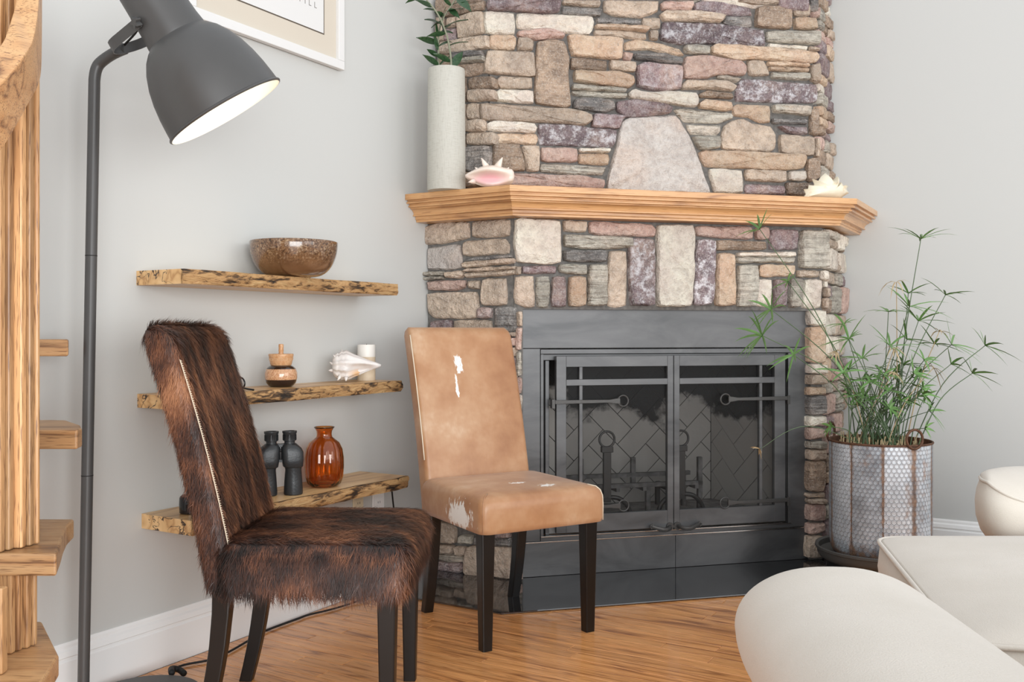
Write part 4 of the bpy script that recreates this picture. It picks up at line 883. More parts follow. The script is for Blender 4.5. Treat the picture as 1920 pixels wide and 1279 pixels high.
def shelf(z1, th, t0, t1, n0, n1, label, dark_end=False, seed=0):
    rd = random.Random(seed); th_ = thing('floating_shelf', label, 'shelf', LW((t0+t1)/2, 0, z1-th), group='floating live edge shelves')
    ang = math.atan2(L[1], L[0]); O = LW(t0, 0, 0)
    m = 40; ph = [rd.uniform(0, 6) for _ in range(4)]
    fr_ = []
    for i in range(m+1):
        s = i/m; n_ = n0+(n1-n0)*s+.006*math.sin(7*s+ph[0])+.004*math.sin(19*s+ph[1])+.002*math.sin(47*s+ph[2])
        fr_.append((s*(t1-t0), n_))
    # local frame: x along wall, y = -n
    V = []; Fc = []
    for x, n_ in fr_:
        V += [(x, .0155, z1-th), (x, -(n_-.008), z1-th), (x, -(n_-.004), z1), (x, .0155, z1)]
    for i in range(m):
        b = i*4
        for k in (0, 2, 3): Fc.append((b+k, b+(k+1) % 4, b+4+(k+1) % 4, b+4+k)[::-1])
        Fc.append((b+1, b+2, b+6, b+5)[::-1])
    Fc += [(0, 1, 2, 3)[::-1], (m*4, m*4+3, m*4+2, m*4+1)[::-1]]
    bd = add('board', V, [q_[::-1] for q_ in Fc], M['spalt'], th_, loc=(O[0], O[1], 0), rz=ang)
    V = []; Fc = []; hh = 6
    for i, (x, n_) in enumerate(fr_):
        for k in range(hh+1):
            kk = k/hh; bul = .006*math.sin(math.pi*kk)+rd.uniform(-.002, .002)+.003*math.sin(31*i/m*3+k+ph[3])
            V.append((x, -(n_-.008+.004*kk+.001+max(0, bul)), z1-th+th*kk))
    w_ = hh+1
    for i in range(m):
        for k in range(hh): Fc.append((i*w_+k, (i+1)*w_+k, (i+1)*w_+k+1, i*w_+k+1))
    nb = len(V); V += [(x, -(n_-.010), z1-th) for x, n_ in fr_]+[(x, -(n_-.010), z1) for x, n_ in fr_]
    for i in range(m): Fc += [(nb+i, nb+i+1, (i+1)*w_, i*w_), (i*w_+hh, (i+1)*w_+hh, nb+m+1+i+1, nb+m+1+i)]
    Fc += [(0, *range(1, w_), nb+m+1, nb)[::-1], (m*w_, *range(m*w_+1, m*w_+w_), nb+2*m+1, nb+m)]
    add('live_edge', V, Fc, M['live'], th_, loc=(O[0], O[1], 0), rz=ang, smooth=True, sharp=60)
    return th_
Z1, Z2, Z3 = 1.179, .8195, .467
shelf(Z1, .042, -.023, .975, .187, .172, 'topmost live edge wooden shelf holding the speckled bowl', seed=1)
shelf(Z2, .040, -.02, .985, .175, .19, 'middle live edge wooden shelf holding the lidded jar and candle', seed=2)
shelf(Z3, .043, -.005, .985, .20, .215, 'lowest live edge wooden shelf holding binoculars and amber vase', seed=3)

# bowl
t = NT('speckled_brown_glaze'); co = t.coord(rnd=False); n1 = t.noise(co, 150, 3, .6); n2 = t.noise(co, 14, 3); sep = t.n('SeparateXYZ'); t.l(co, sep.inputs[0])
col = t.ramp(n2, [(.3, (.11, .05, .02)), (.7, (.19, .10, .05))])
k_ = t.n('MapRange', in1=.03, in2=.08); t.l(sep.outputs[2], k_.inputs[0])
col = t.mix(t.math('MULTIPLY', k_.outputs[0], t.ramp(n1, [(.36, (1, 1, 1)), (.46, (0, 0, 0))])), col, (.035, .02, .013)); col = t.mix(t.math('MULTIPLY', k_.outputs[0], t.ramp(n1, [(.54, (0, 0, 0)), (.64, (.8, .8, .8))])), col, (.36, .26, .165))
t.col(col); t.set(Roughness=.15, Coat_Weight=.6, Coat_Roughness=.06); M['bowl'] = t.m
def place_shelf(u, n, z): tt = lw_t(u, n); return LW(tt, n, z)
def single(name, vf, mat, loc, label, cat, smooth=True, sharp=40, rz=0, group=None):
    return tag(add(name, *vf, mat, loc=tuple(loc), rz=rz, smooth=smooth, sharp=sharp), label, cat, group)
R_b = .143; pb_ = [(0, 0), (.052, 0), (.058, .003)]
pb_ += [(.058+(R_b-.058)*math.sin(a)**.85, .003+.113*(1-math.cos(a))) for a in np.linspace(.12, math.pi/2, 14)]
pb_ += [(R_b-.002, .118), (R_b-.007, .117)]+[(.05+(R_b-.058)*math.sin(a)**.85, .012+.104*(1-math.cos(a))) for a in np.linspace(math.pi/2, .12, 12)]+[(0, .012)]
single('bowl', lathe(pb_, 48, False, False), M['bowl'], place_shelf(551, .145-.013, Z1), 'speckled brown glazed bowl on the topmost shelf', 'bowl', sharp=None)
# lidded jar
t = NT('carved_gourd'); co = t.coord(rnd=False); sep = t.n('SeparateXYZ'); t.l(co, sep.inputs[0]); n1 = t.noise(co, 60, 2, .5, 2.5)
col = t.ramp(n1, [(.42, (.60, .34, .19)), (.5, (.38, .17, .08)), (.56, (.62, .37, .21))])
zc_ = t.ramp(t.math('MULTIPLY', sep.outputs[2], 10), [(0, (1, 1, 1)), (.235, (1, 1, 1)), (.24, (0, 0, 0)), (.585, (0, 0, 0)), (.59, (1, 1, 1))], 'CONSTANT')
t.col(t.mix(zc_, col, (.018, .009, .007))); t.set(Roughness=.12, Coat_Weight=.5); M['jar'] = t.m
t = NT('carved_lid_wood'); co = t.coord(rnd=False); n1 = t.noise(co, 90, 2, .5, 1.); t.col(t.ramp(n1, [(.4, (.50, .25, .11)), (.6, (.60, .35, .18))])); t.set(Roughness=.4); M['lid'] = t.m
jl = place_shelf(527, .085, Z2)
jar = thing('lidded_jar', 'small carved jar with dark bands and a wooden knob lid on middle shelf', 'jar', jl)
jp = [(0, 0), (.032, 0), (.040, .004), (.048, .014), (.0525, .03), (.0525, .046), (.048, .06), (.039, .068), (.034, .071), (.0, .071)]
add('body', *lathe(jp, 40, False, False), M['jar'], jar, loc=jl, smooth=True)
lidp = [(0, .0715), (.033, .0715), (.035, .076), (.0365, .084), (.0395, .1), (.0410, .106), (.039, .109), (.0, .109)]
ld_ = add('lid', *lathe(lidp, 40, False, False), M['lid'], jar, loc=jl, smooth=True, sharp=50)
add('knob', *lathe([(.0085, .109), (.0075, .116), (.0085, .118), (.0078, .127), (.0085, .136), (.0075, .141), (0, .142)], 16, True, False), M['lid'], ld_, smooth=True, sharp=50)
lidfret = []
for i in range(14):
    a = 2*math.pi*i/14
    for z_, r_, da in ((.088, .0376, .14), (.094, .0391, .14)):
        lidfret.append(tube([((r_)*math.cos(a+da*k), r_*math.sin(a+da*k), z_) for k in (-1, 0, 1)], .0008, 4))
    lidfret.append(tube([(.0376*math.cos(a+.14), .0376*math.sin(a+.14), .088), (.0391*math.cos(a+.14), .0391*math.sin(a+.14), .094)], .0008, 4))
add('fret', *merge(*lidfret), plain('pale_fret', (.66, .43, .25), .5), ld_)
# candle
M['wax'] = plain('cream_wax', (.84, .82, .77), .45); t = NT('sandy_candle_sleeve'); co = t.coord(rnd=False); n1 = t.noise(co, 30, 3); t.col(t.ramp(n1, [(.3, (.62, .50, .35)), (.7, (.72, .61, .46))])); t.set(Roughness=.6); M['sleeve'] = t.m
cl = place_shelf(687, .055, Z2)
can = thing('candle', 'cream pillar candle with a sandy lower band on middle shelf', 'candle', cl)
add('wax', *lathe([(.0335, .088), (.0335, .131), (.032, .134), (.028, .133), (.024, .128), (0, .127)], 36, True, False), M['wax'], can, loc=cl, smooth=True, sharp=40)
add('sleeve', *lathe([(.0335, 0), (.0335, .088), (0, .088)], 36, True, False), M['sleeve'], can, loc=cl, smooth=True, sharp=40)
add('wick', *tube([(0, 0, .126), (.001, 0, .137)], .001, 6), M['black'], can, loc=cl)
# white whelk shell on the middle shelf
def shell(name, loc, label, mats, prof, ribs, rz, spikes=(), aper=None, squash=(1, 1), n=44):
    V = []; Fc = []
    for x, r_, am in prof:
        for i in range(n):
            a = 2*math.pi*i/n; q_ = r_*(1+am*math.cos(ribs*a)); y, z = q_*math.cos(a)*squash[0], q_*math.sin(a)*squash[1]
            V.append([x, y, z])
    for j in range(len(prof)-1):
        for i in range(n): Fc.append((j*n+i, (j+1)*n+i, (j+1)*n+(i+1) % n, j*n+(i+1) % n))
    Fc += [tuple(range(n)), tuple((len(prof)-1)*n+n-1-i for i in range(n))]
    Fc = [q_[::-1] for q_ in Fc]
    V = np.array(V)
    if aper is not None:
        (cx, az, w_, h_, dp) = aper
        for k in range(len(V)):
            d = math.hypot((V[k, 0]-cx)/w_, (V[k, 2]-az)/h_)
            if V[k, 1] < 0 and d < 1: V[k, 1] += dp*(1-d*d)
    V[:, 2] -= V[:, 2].min(); parts = [(V, Fc)]
    zmin = 0
    for bx, by, bz, dx, dy, dz, r_ in spikes: parts.append(tube([(bx, by, bz), (bx+dx*.5, by+dy*.5, bz+dz*.5), (bx+dx, by+dy, bz+dz)], [r_, r_*.6, r_*.12], 10))
    v, f = merge(*parts)
    return single(name, (v, f), mats, loc, label, 'shell', sharp=None, rz=rz)
def shell_mat(name, base, alt, lip, cx, cz, rx, rz, stripes=0):
    t = NT(name); co = t.coord(rnd=False); n1 = t.noise(co, 18, 3); col = t.ramp(n1, [(.35, base), (.7, alt)])
    m = t.n('VectorMath', operation='SUBTRACT', in1=(cx, 0, cz)); t.l(co, m.inputs[0]); d = t.n('VectorMath', operation='MULTIPLY', in1=(1/rx, 0, 1/rz)); t.l(m.outputs[0], d.inputs[0]); le = t.n('VectorMath', operation='LENGTH'); t.l(d.outputs[0], le.inputs[0])
    sep = t.n('SeparateXYZ'); t.l(co, sep.inputs[0]); fr2 = t.math('LESS_THAN', sep.outputs[1], -.004)
    col = t.mix(t.math('MULTIPLY', t.ramp(le.outputs['Value'], [(.35, (1, 1, 1)), (1, (0, 0, 0))]), fr2), col, lip)
    t.col(col); t.set(Roughness=.3, Subsurface_Weight=.1); t.b.inputs['Subsurface Radius'].default_value = (.01, .006, .005); return t.m
wm = shell_mat('white_whelk', (.80, .77, .74), (.72, .67, .64), (.72, .45, .24), .015, .028, .05, .02)
prof_w = [(-.085, .012, 0), (-.082, .030, .14), (-.074, .040, .12), (-.066, .046, .10), (-.060, .043, .13), (-.052, .053, .10), (-.044, .050, .12), (-.036, .055, .09), (-.024, .050, .07), (-.01, .043, .05), (.01, .035, .04), (.03, .027, .03), (.05, .019, .02), (.07, .012, 0), (.088, .004, 0)]
sk = [(-.045, -.005, .085, -.006, 0, .03, .013), (-.068, -.02, .078, -.012, -.004, .018, .008), (-.055, -.03, .02, -.01, -.012, -.015, .008), (-.035, -.035, .015, .0, -.012, -.012, .008), (-.08, -.01, .06, -.014, -.003, .01, .007), (-.085, -.02, .04, -.012, -.006, .0, .007)]
wl_ = place_shelf(668, .115, Z2+.004)
shell('whelk_shell', wl_, 'white ribbed whelk shell lying before the candle on middle shelf', wm, prof_w, 11, R(8), sk, (.015, -.012, .05, .022, .03), (1, .95))
# spectacles
gl = place_shelf(452, .12, Z2); sg = thing('sunglasses', 'black folded sunglasses on the middle shelf behind the shaggy chair', 'glasses', gl)
M['gloss'] = plain('gloss_black', (.008, .008, .009), .12)
add('temple', *tube(spline([gl+[-.055, .02, .012], gl+[-.02, .005, .014], gl+[.02, -.012, .006], gl+[.045, -.02, .003]], 5), .003, 8), M['gloss'], sg)
add('front_frame', *merge(tube(ring(gl+[-.055, .0, .021], .022, (.86, -.5, 0), (0, 0, .85), 20), .0028, 6, closed=True), tube(ring(gl+[-.010, .02, .021], .022, (.86, -.5, 0), (0, 0, .85), 20), .0028, 6, closed=True)), M['gloss'], sg, smooth=True)
# binoculars
M['rubber'] = plain('black_armour_rubber', (.022, .024, .026), .38, bump=.15)
bt = place_shelf(526, .105, Z3); bn = thing('binoculars', 'black binoculars standing upright on the lowest shelf', 'binoculars', bt)
dirB = np.array([math.cos(R(18)), math.sin(R(18))])
def barrel(s, dz):
    c = bt[:2]+dirB*s; o = V3(c, Z3)
    b = add('barrel', *lathe([(.028, .0), (.0308, .003), (.0308, .014), (.029, .045), (.0262, .082), (.0275, .088), (.0275, .094)], 36, True, True), M['rubber'], bn, loc=o, smooth=True, sharp=40)
    add('lens', *lathe([(.026, -.0002), (.0, -.0002)], 24, True, False), M['gloss'], b)
    sgn = math.copysign(1, s); inx = -sgn*.012
    rg = []
    for z, w_, d_, ox_ in ((.090, .056, .056, 0), (.094, .064, .062, inx*.1), (.115, .069, .064, inx*.15), (.140, .069, .062, inx*.25), (.152, .064, .058, inx*.5), (.162, .052, .05, inx*.85), (.168, .042, .042, inx)):
        rg.append([(dirB[0]*(x+ox_)-dirB[1]*y, dirB[1]*(x+ox_)+dirB[0]*y, z) for x, y in rrect(w_, d_, .020, 5)])
    add('prism_housing', *loft(rg), M['rubber'], bn, loc=o, smooth=True, sharp=50)
    oc = V3(c+dirB*inx, Z3)
    add('eyecup', *lathe([(.017, .166), (.017, .176), (.0215, .178), (.0215, .200), (.0235, .203), (.0235, .209), (.018, .209), (.016, .205), (0, .205)], 32, True, False), M['rubber'], bn, loc=oc, smooth=True, sharp=35)
    add('eyecup_grip', *merge(*[(np.array(boxv(-.0006, .0006, .0212, .0224, .180, .198))@np.array(Matrix.Rotation(2*math.pi*k/28, 3, 'Z'))*[1, 1, 1], BOXF) for k in range(28)]), M['gloss'], bn, loc=oc)
barrel(-.041, 0); barrel(.041, 0)
hc = V3(bt[:2], Z3)
add('focus_wheel', *lathe([(.009, .115), (.012, .117), (.012, .142), (.009, .145), (.006, .152), (.006, .16), (0, .16)], 24, True, False, rib=.06, ribn=24), M['gloss'], bn, loc=hc, smooth=True, sharp=40)
for z in (.108, .158): o = add('bridge', *loft([[(dirB[0]*x-dirB[1]*y, dirB[1]*x+dirB[0]*y, z+dz) for x, y in rrect(.07, .02, .008, 4)] for dz in (0, .01)]), M['rubber'], bn, loc=hc)
# amber vase
t = NT('amber_glass'); t.set(Base_Color=(.80, .35, .11, 1), Roughness=.03, Transmission_Weight=1.0, IOR=1.45, Coat_Weight=.3); M['amber'] = t.m
vp = [(.0, .004), (.035, .0), (.046, .002), (.058, .012), (.0655, .035), (.068, .07), (.0675, .10), (.063, .13), (.052, .152), (.036, .164), (.0275, .171), (.0255, .18), (.027, .192), (.033, .202), (.036, .205), (.0345, .206), (.031, .202), (.0245, .192), (.0235, .18), (.0255, .173), (.034, .162), (.050, .149), (.0605, .128), (.0645, .10), (.065, .07), (.0625, .037), (.055, .016), (.040, .009), (0, .009)]
def ribbed(prof, n=112, k=14, amp=.055):
    V = []; Fc = []
    for r_, z in prof:
        w_ = min(1, max(0, (z-.005)/.03))*min(1, max(0, (.168-z)/.03))
        for i in range(n):
            a = 2*math.pi*i/n; q_ = r_*(1-amp*w_*(1-abs(math.cos(k*a/2))**.8)); V.append((q_*math.cos(a), q_*math.sin(a), z))
    for j in range(len(prof)-1):
        for i in range(n): Fc.append((j*n+i, j*n+(i+1) % n, (j+1)*n+(i+1) % n, (j+1)*n+i))
    return V, Fc
single('amber_vase', ribbed(vp), M['amber'], place_shelf(608, .11, Z3), 'ribbed amber glass bottle vase beside the binoculars', 'vase', sharp=None)
# black strap loop at the left end of the lowest shelf
sp_ = place_shelf(357, .10, Z3)
cz = thing('lens_case', 'small round black case on the lowest shelf behind the shaggy chair', 'case', sp_)
add('cup', *lathe([(.027, 0), (.031, .003), (.032, .028), (.031, .046), (.029, .05), (.0, .05)], 32, True, False), M['gloss'], cz, loc=sp_, smooth=True, sharp=40)
add('lid', *lathe([(.028, .0505), (.024, .054), (0, .056)], 32, True, False), plain('brown_leather_lid', (.12, .06, .045), .5), cz, loc=sp_, smooth=True)
# wall outlets under the lowest shelf
def plate(u, z, w_, h_, mat, label, name='wall_outlet', slots=True):
    tt = lw_t(u, -.016); O = WO; th_ = thing(name, label, 'outlet', LW(tt, -.016, z-h_/2)); tw = wdist(O, L, LW(tt, 0, 0)[:2], L)
    o = add('plate', fbox(O, L, N, tw-w_/2, tw+w_/2, .0005, .006, z-h_/2, z+h_/2), BOXF, mat, th_); bev(o, .003, 2)
    if slots:
        for dz in (.02, -.02):
            f_ = add('socket', fbox(O, L, N, tw-.017, tw+.017, .006, .0075, z+dz-.014, z+dz+.014), BOXF, mat, th_)
            for dx in (-.006, .006): add('slot', fbox(O, L, N, tw+dx-.001, tw+dx+.001, .0075, .0079, z+dz-.002, z+dz+.006), BOXF, M['black'], f_).location = (0, 0, 0)
plate(708, .345+.005, .072, .115, M['trim'], 'white wall outlet plate below the end of the lowest shelf')
plate(670, .325, .06, .10, plain('beige_plate', (.70, .62, .45), .5), 'beige wall plate below the lowest shelf', slots=True)

# ------------------------------------------------------------------ framed print on the left wall
M['frame'] = plain('white_frame_lacquer', (.72, .72, .71), .35); M['mat'] = plain('beige_mat_board', (.60, .545, .46), .9); M['paper'] = plain('white_paper', (.69, .69, .68), .9); M['ink'] = plain('grey_ink', (.22, .21, .20), .9)
def pw(u, v, n):
    tt = lw_t(u, n); p = LW(tt, n, 0); return tt, CAMZ-(v-HZN)/FPX*p[1]
tL, zb = pw(375.4, 35.4, .012); tR, zb2 = pw(646.4, 131, .012); zb = (zb+zb2)/2
pic = thing('framed_print', 'white framed print with beige mat on the wall above the shelves', 'picture', LW((tL+tR)/2, -.016, zb))
fw = .032; ht = .62
O = A; zt_ = zb+ht
def pbx(name, t0, t1, n0, n1, z0, z1, mat, par=pic, b=.002):
    o = add(name, fbox(O, L, N, t0, t1, n0, n1, z0, z1), BOXF, mat, par); bev(o, b, 2); return o
tL -= .045
pbx('frame_rail', tL, tR, -.010, .012, zb, zb+fw, M['frame']); pbx('frame_rail', tL, tR, -.010, .012, zt_-fw, zt_, M['frame'])
pbx('frame_stile', tL, tL+fw, -.010, .012, zb+fw, zt_-fw, M['frame']); pbx('frame_stile', tR-fw, tR, -.010, .012, zb+fw, zt_-fw, M['frame'])
pbx('backing_board', tL+.01, tR-.01, -.0155, -.0102, zb+.008, zt_-.01, M['mortar'])
pbx('mat', tL+fw, tR-fw, -.0095, -.002, zb+fw, zt_-fw, M['mat'], b=.0005)
tS, zS_ = pw(608.3, 65.5, -.001)
pbx('print_border', tL+fw+.075, tS, -.0019, -.0014, zS_, zt_-.12, plain('brown_border_line', (.10, .08, .06), .8), b=.0001)
sheet = pbx('sheet', tL+fw+.0795, tS-.0045, -.0013, -.0009, zS_+.0045, zt_-.123, M['paper'], b=.0001)
def lettering(txt, u, v, size, mat=None, spacing=1.0):
    cu = bpy.data.curves.new('lettering', 'FONT'); cu.body = txt; cu.size = size; cu.extrude = .0001; cu.space_character = spacing; cu.align_x = 'RIGHT'
    cu.materials.append(M['ink']); tt, z = pw(u, v, -.0006)
    tmp = bpy.data.objects.new('lettering', cu); C.objects.link(tmp); dg = bpy.context.evaluated_depsgraph_get(); me = bpy.data.meshes.new_from_object(tmp.evaluated_get(dg)); bpy.data.objects.remove(tmp)
    o = bpy.data.objects.new('lettering', me); C.objects.link(o); o.parent = sheet
    p = LW(tt, -.0007, z); mtx = Matrix(((L[0], 0, N[0]), (L[1], 0, N[1]), (0, 1, 0))).to_4x4(); o.matrix_local = Matrix.Translation(Vector(p))@mtx
    return o
lettering('STILL', 594, 16, .030, spacing=1.9)
# ------------------------------------------------------------------ tall cream vase with a leafy plant on the mantel
t = NT('cream_linen_ceramic'); co = t.coord(rnd=False); sep = t.n('SeparateXYZ'); t.l(co, sep.inputs[0])
mp = t.n('VectorMath', operation='MULTIPLY', in1=(40, 40, 420)); t.l(co, mp.inputs[0]); n1 = t.noise(mp.outputs[0], 1, 2); mp = t.n('VectorMath', operation='MULTIPLY', in1=(420, 420, 25)); t.l(co, mp.inputs[0]); n2 = t.noise(mp.outputs[0], 1, 2)
t.col(t.ramp(t.math('ADD', n1, n2), [(.7, (.43, .415, .36)), (1.2, (.52, .51, .455))])); t.set(Roughness=.55); t.bump(t.math('ADD', n1, n2), .3, .003); M['vase'] = t.m
Yv = 3.80; vb = np.array([xat(837, Yv), Yv])
vr = 36.0/FPX*Yv; vh_ = CAMZ+(HZN-131)/FPX*(Yv+.0)-ZM1
vz = thing('tall_vase', 'tall cream textured cylinder vase on the mantel corner', 'vase', V3(vb, ZM1))
add('body', *lathe([(vr*.97, 0), (vr*1.0, .006), (vr*.985, vh_*.5), (vr*.965, vh_-.006), (vr*.95, vh_), (vr*.90, vh_), (vr*.88, vh_-.03), (vr*.88, vh_-.12), (0, vh_-.12)], 48, True, False), M['vase'], vz, loc=V3(vb, ZM1), smooth=True, sharp=40)
t = NT('glossy_leaf'); co = t.coord(); n1 = t.noise(co, 12, 2); t.col(t.ramp(n1, [(.3, (.018, .052, .022)), (.7, (.045, .10, .040))])); t.set(Roughness=.28); M['leaf'] = t.m
M['zstem'] = plain('pale_stem', (.24, .25, .17), .5)
zz = thing('leafy_plant', 'dark green glossy leaved plant growing out of the tall cream vase', 'plant', V3(vb, ZM1+vh_-.12))
lm = bpy.data.meshes.new('leaf'); lv = []; lf = []
for i in range(9):
    s = i/8; w_ = .34*math.sin(math.pi*min(1, s**.8+.02))**.9*.5*(1 if s < 1 else 0)+.004
    w_ *= 1.5; lv += [(s, -w_*.62, .05*math.sin(math.pi*s)), (s, 0, .05*math.sin(math.pi*s)-.035), (s, w_*.62, .05*math.sin(math.pi*s))]
    if i: b = (i-1)*3; lf += [(b, b+3, b+4, b+1), (b+1, b+4, b+5, b+2)]
lm.from_pydata(lv, [], lf); lm.materials.append(M['leaf']); lm.polygons.foreach_set('use_smooth', [True]*len(lm.polygons))
def zleaf(p, d, ln, parent, roll=0.):
    o = bpy.data.objects.new('leaf', lm); C.objects.link(o); o.parent = parent
    d = Vector(d).normalized(); q_ = d.to_track_quat('X', 'Z'); o.rotation_mode = 'QUATERNION'
    from mathutils import Quaternion
    o.rotation_quaternion = q_@Quaternion((1, 0, 0), roll); o.location = Vector(p)-Vector(zz.location)-Vector(parent.location); o.scale = (ln, ln, ln)
def zstem(px, leaves, r0=.005):
    pts = [P(u, v, Y) for u, v, Y in px]; pts = [np.array([vb[0]+.01, vb[1], ZM1+vh_-.118])]+pts
    sm = spline(pts, 8); m_ = len(sm)
    st = add('stem', *tube(sm, [r0*(1-.5*i/m_) for i in range(m_)], 8), M['zstem'], zz, smooth=True)
    for u, v, u2, v2, dY, roll in leaves:
        k = min(range(m_), key=lambda i: (960+sm[i][0]/sm[i][1]*FPX-u)**2+(HZN-(sm[i][2]-1)/sm[i][1]*FPX-v)**2)
        p = sm[k]; tip = P(u2, v2, p[1]+dY); d = tip-p; zleaf(p, d, float(np.linalg.norm(d)), st, roll)
zstem([(846, 128, 3.79), (842, 85, 3.78), (832, 50, 3.77), (818, 22, 3.76), (800, 0, 3.75), (786, -18, 3.74), (770, -60, 3.73)],
      [(845, 85, 878, 78, .03, .4), (838, 60, 800, 68, .0, .6), (836, 50, 878, 36, -.03, .5), (816, 20, 794, 17, .02, .3), (812, 12, 779, 0, .0, .6), (822, 30, 832, 62, .08, .9), (830, 45, 796, 36, .05, .2), (790, -10, 760, 6, .0, .5), (800, 0, 815, -22, .03, .2), (846, 118, 812, 100, -.02, .8), (846, 126, 868, 96, .05, .9)], .0045)
zstem([(824, 128, 3.82), (822, 95, 3.83), (823, 60, 3.83), (833, 30, 3.83), (848, 8, 3.82), (862, -15, 3.81), (880, -60, 3.80)],
      [(822, 122, 792, 102, -.03, .7), (822, 122, 846, 104, -.02, .9), (822, 96, 815, 62, -.04, 1.1), (822, 80, 780, 70, -.02, .7), (823, 70, 818, 40, -.03, 1.2), (828, 40, 836, 12, -.03, 1.1), (848, 10, 880, 2, -.03, .6), (856, -4, 884, 22, -.05, .8), (840, 22, 868, 16, -.05, .4), (835, 30, 814, 22, -.05, .7), (823, 58, 850, 62, -.05, .6), (823, 88, 846, 78, -.05, .9), (822, 108, 800, 92, -.05, .6), (850, 12, 828, -6, -.02, .7), (845, 18, 862, 34, -.04, .9), (830, 42, 808, 52, -.05, .5), (823, 66, 845, 46, -.05, .8), (858, -8, 890, -14, .0, .5)], .0045)

# pink conch and spiny shell on the mantel
pm = shell_mat('pink_conch', (.80, .66, .56), (.84, .74, .66), (.80, .44, .46), .0, .030, .082, .030)
prof_p = [(-.095, .006, 0), (-.086, .013, .05), (-.072, .022, .06), (-.055, .032, .06), (-.035, .042, .05), (-.012, .049, .04), (.012, .050, .03), (.035, .046, .03), (.055, .040, .04), (.072, .036, .05), (.086, .033, .06), (.094, .022, .05), (.097, .004, 0)]
Yp = 3.70; pl_ = np.array([xat(918, Yp), Yp])
sk = [(-.012, 0, .078, -.020, 0, .036, .014), (.030, -.004, .076, .020, 0, .040, .016), (-.045, -.005, .065, -.012, 0, .012, .008), (.062, -.005, .062, .014, 0, .016, .008), (-.06, -.035, .018, -.022, -.01, -.006, .012), (.01, .03, .07, .0, .02, .02, .012)]
shell('conch_shell', V3(pl_, ZM1+.0), 'pink and cream queen conch shell on the mantel beside the tall vase', pm, prof_p, 5, R(2), sk, (-.005, -.012, .085, .028, .04), (1.15, .86))
t = NT('ivory_shell'); co = t.coord(rnd=False); n1 = t.noise(co, 22, 3); t.col(t.ramp(n1, [(.35, (.80, .74, .58)), (.55, (.84, .78, .62)), (.75, (.70, .50, .28))])); t.set(Roughness=.4); M['ivory'] = t.m
# spiny shell: a domed half star, thick in the middle
sx0, sy0, ss = 1490, 310, 9.133
op = [(158, 540), (200, 480), (165, 400), (240, 395), (250, 330), (335, 385), (345, 310), (310, 225), (410, 265), (455, 190), (525, 125), (590, 170), (655, 265), (700, 240), (735, 180), (765, 215), (735, 300), (715, 345), (770, 310), (800, 280), (850, 350), (880, 325), (915, 350), (890, 400), (930, 465), (850, 510), (775, 572)]
Ys = 4.02; OS = np.array([xat(1553, Ys), Ys]); zz0 = None
pts = [on_plane(sx0+x/ss, sy0+y/ss, OS, F) for x, y in op]
pts = [(a, z) for a, z in pts]; zmn = min(z for a, z in pts); pts = [(a, max(0, (z-zmn))) for a, z in pts]
pts = [(a, z if z > .004 else 0) for a, z in pts]; c_ = np.array([np.mean([a for a, z in pts]), .035])
V = []; n_ = len(pts); Fc = []
lay = ((1.0, -.006), (1.0, .0), (.72, .022), (.45, .036), (.15, .042))
for s, h in lay:
    for a, z in pts:
        q_ = c_+(np.array([a, z])-c_)*s; q_[1] = max(0, q_[1]); p = OS+q_[0]*F+h*FN; V.append((p[0], p[1], ZM1+q_[1]))
for j in range(len(lay)-1):
    for i in range(n_): Fc.append((j*n_+i, j*n_+(i+1) % n_, (j+1)*n_+(i+1) % n_, (j+1)*n_+i)[::-1])
Fc += [tuple(range(n_)), tuple((len(lay)-1)*n_+i for i in range(n_))[::-1]]
for s, h in ((1.0, -.006), (.7, -.03), (.3, -.045)):
    for a, z in pts:
        q_ = c_+(np.array([a, z])-c_)*s; q_[1] = max(0, q_[1]); p = OS+q_[0]*F+h*FN; V.append((p[0], p[1], ZM1+q_[1]))
b0 = len(lay)*n_
for j in range(2):
    for i in range(n_): Fc.append((b0+j*n_+i, b0+j*n_+(i+1) % n_, b0+(j+1)*n_+(i+1) % n_, b0+(j+1)*n_+i))
Fc.append(tuple(b0+2*n_+i for i in range(n_)))
o = add('spiny_shell', V, Fc, M['ivory'], smooth=True, sharp=60, center=True); tag(o, 'ivory spiny shell with pointed knobs on the far end of the mantel', 'shell')

# ------------------------------------------------------------------ planter, saucer, papyrus
Yp = 3.86; pc = np.array([xat(1650, Yp), Yp]); pr = 91.0/FPX*Yp; zp0 = .098; zp1 = CAMZ-(826-HZN)/FPX*Yp
t = NT('rusty_galvanised_steel'); uvn = t.n('UVMap'); uvn.uv_map = 'uv'; co = uvn.outputs[0]
sc_ = t.n('VectorMath', operation='MULTIPLY', in1=(52, 52, 0)); t.l(co, sc_.inputs[0])
def vm(op, a, b=None):
    x = t.n('VectorMath', operation=op)
    for i, v in ((0, a), (1, b)):
        if v is None: continue
        if hasattr(v, 'links'): t.l(v, x.inputs[i])
        else: x.inputs[i].default_value = v
    return x.outputs[0] if op not in ('DOT_PRODUCT', 'LENGTH') else x.outputs['Value']
p_ = vm('ADD', sc_.outputs[0], (100, 103.92304, 0)); rr3 = (1, 1.7320508, 1); hh3 = (.5, .8660254, 0)
ga = vm('SUBTRACT', vm('MODULO', p_, rr3), hh3); gb = vm('SUBTRACT', vm('MODULO', vm('SUBTRACT', p_, hh3), rr3), hh3)
def hexd(g):
    ab = vm('ABSOLUTE', g); s1 = vm('DOT_PRODUCT', ab, (.5, .8660254, 0)); s0 = vm('DOT_PRODUCT', ab, (1, 0, 0)); return t.math('MAXIMUM', s1, s0)
hd = t.math('MINIMUM', hexd(ga), hexd(gb))                   # 0 centre .. 0.5 edge
rim = t.ramp(hd, [(.30, (0, 0, 0)), (.38, (1, 1, 1)), (.45, (.15, .15, .15))])
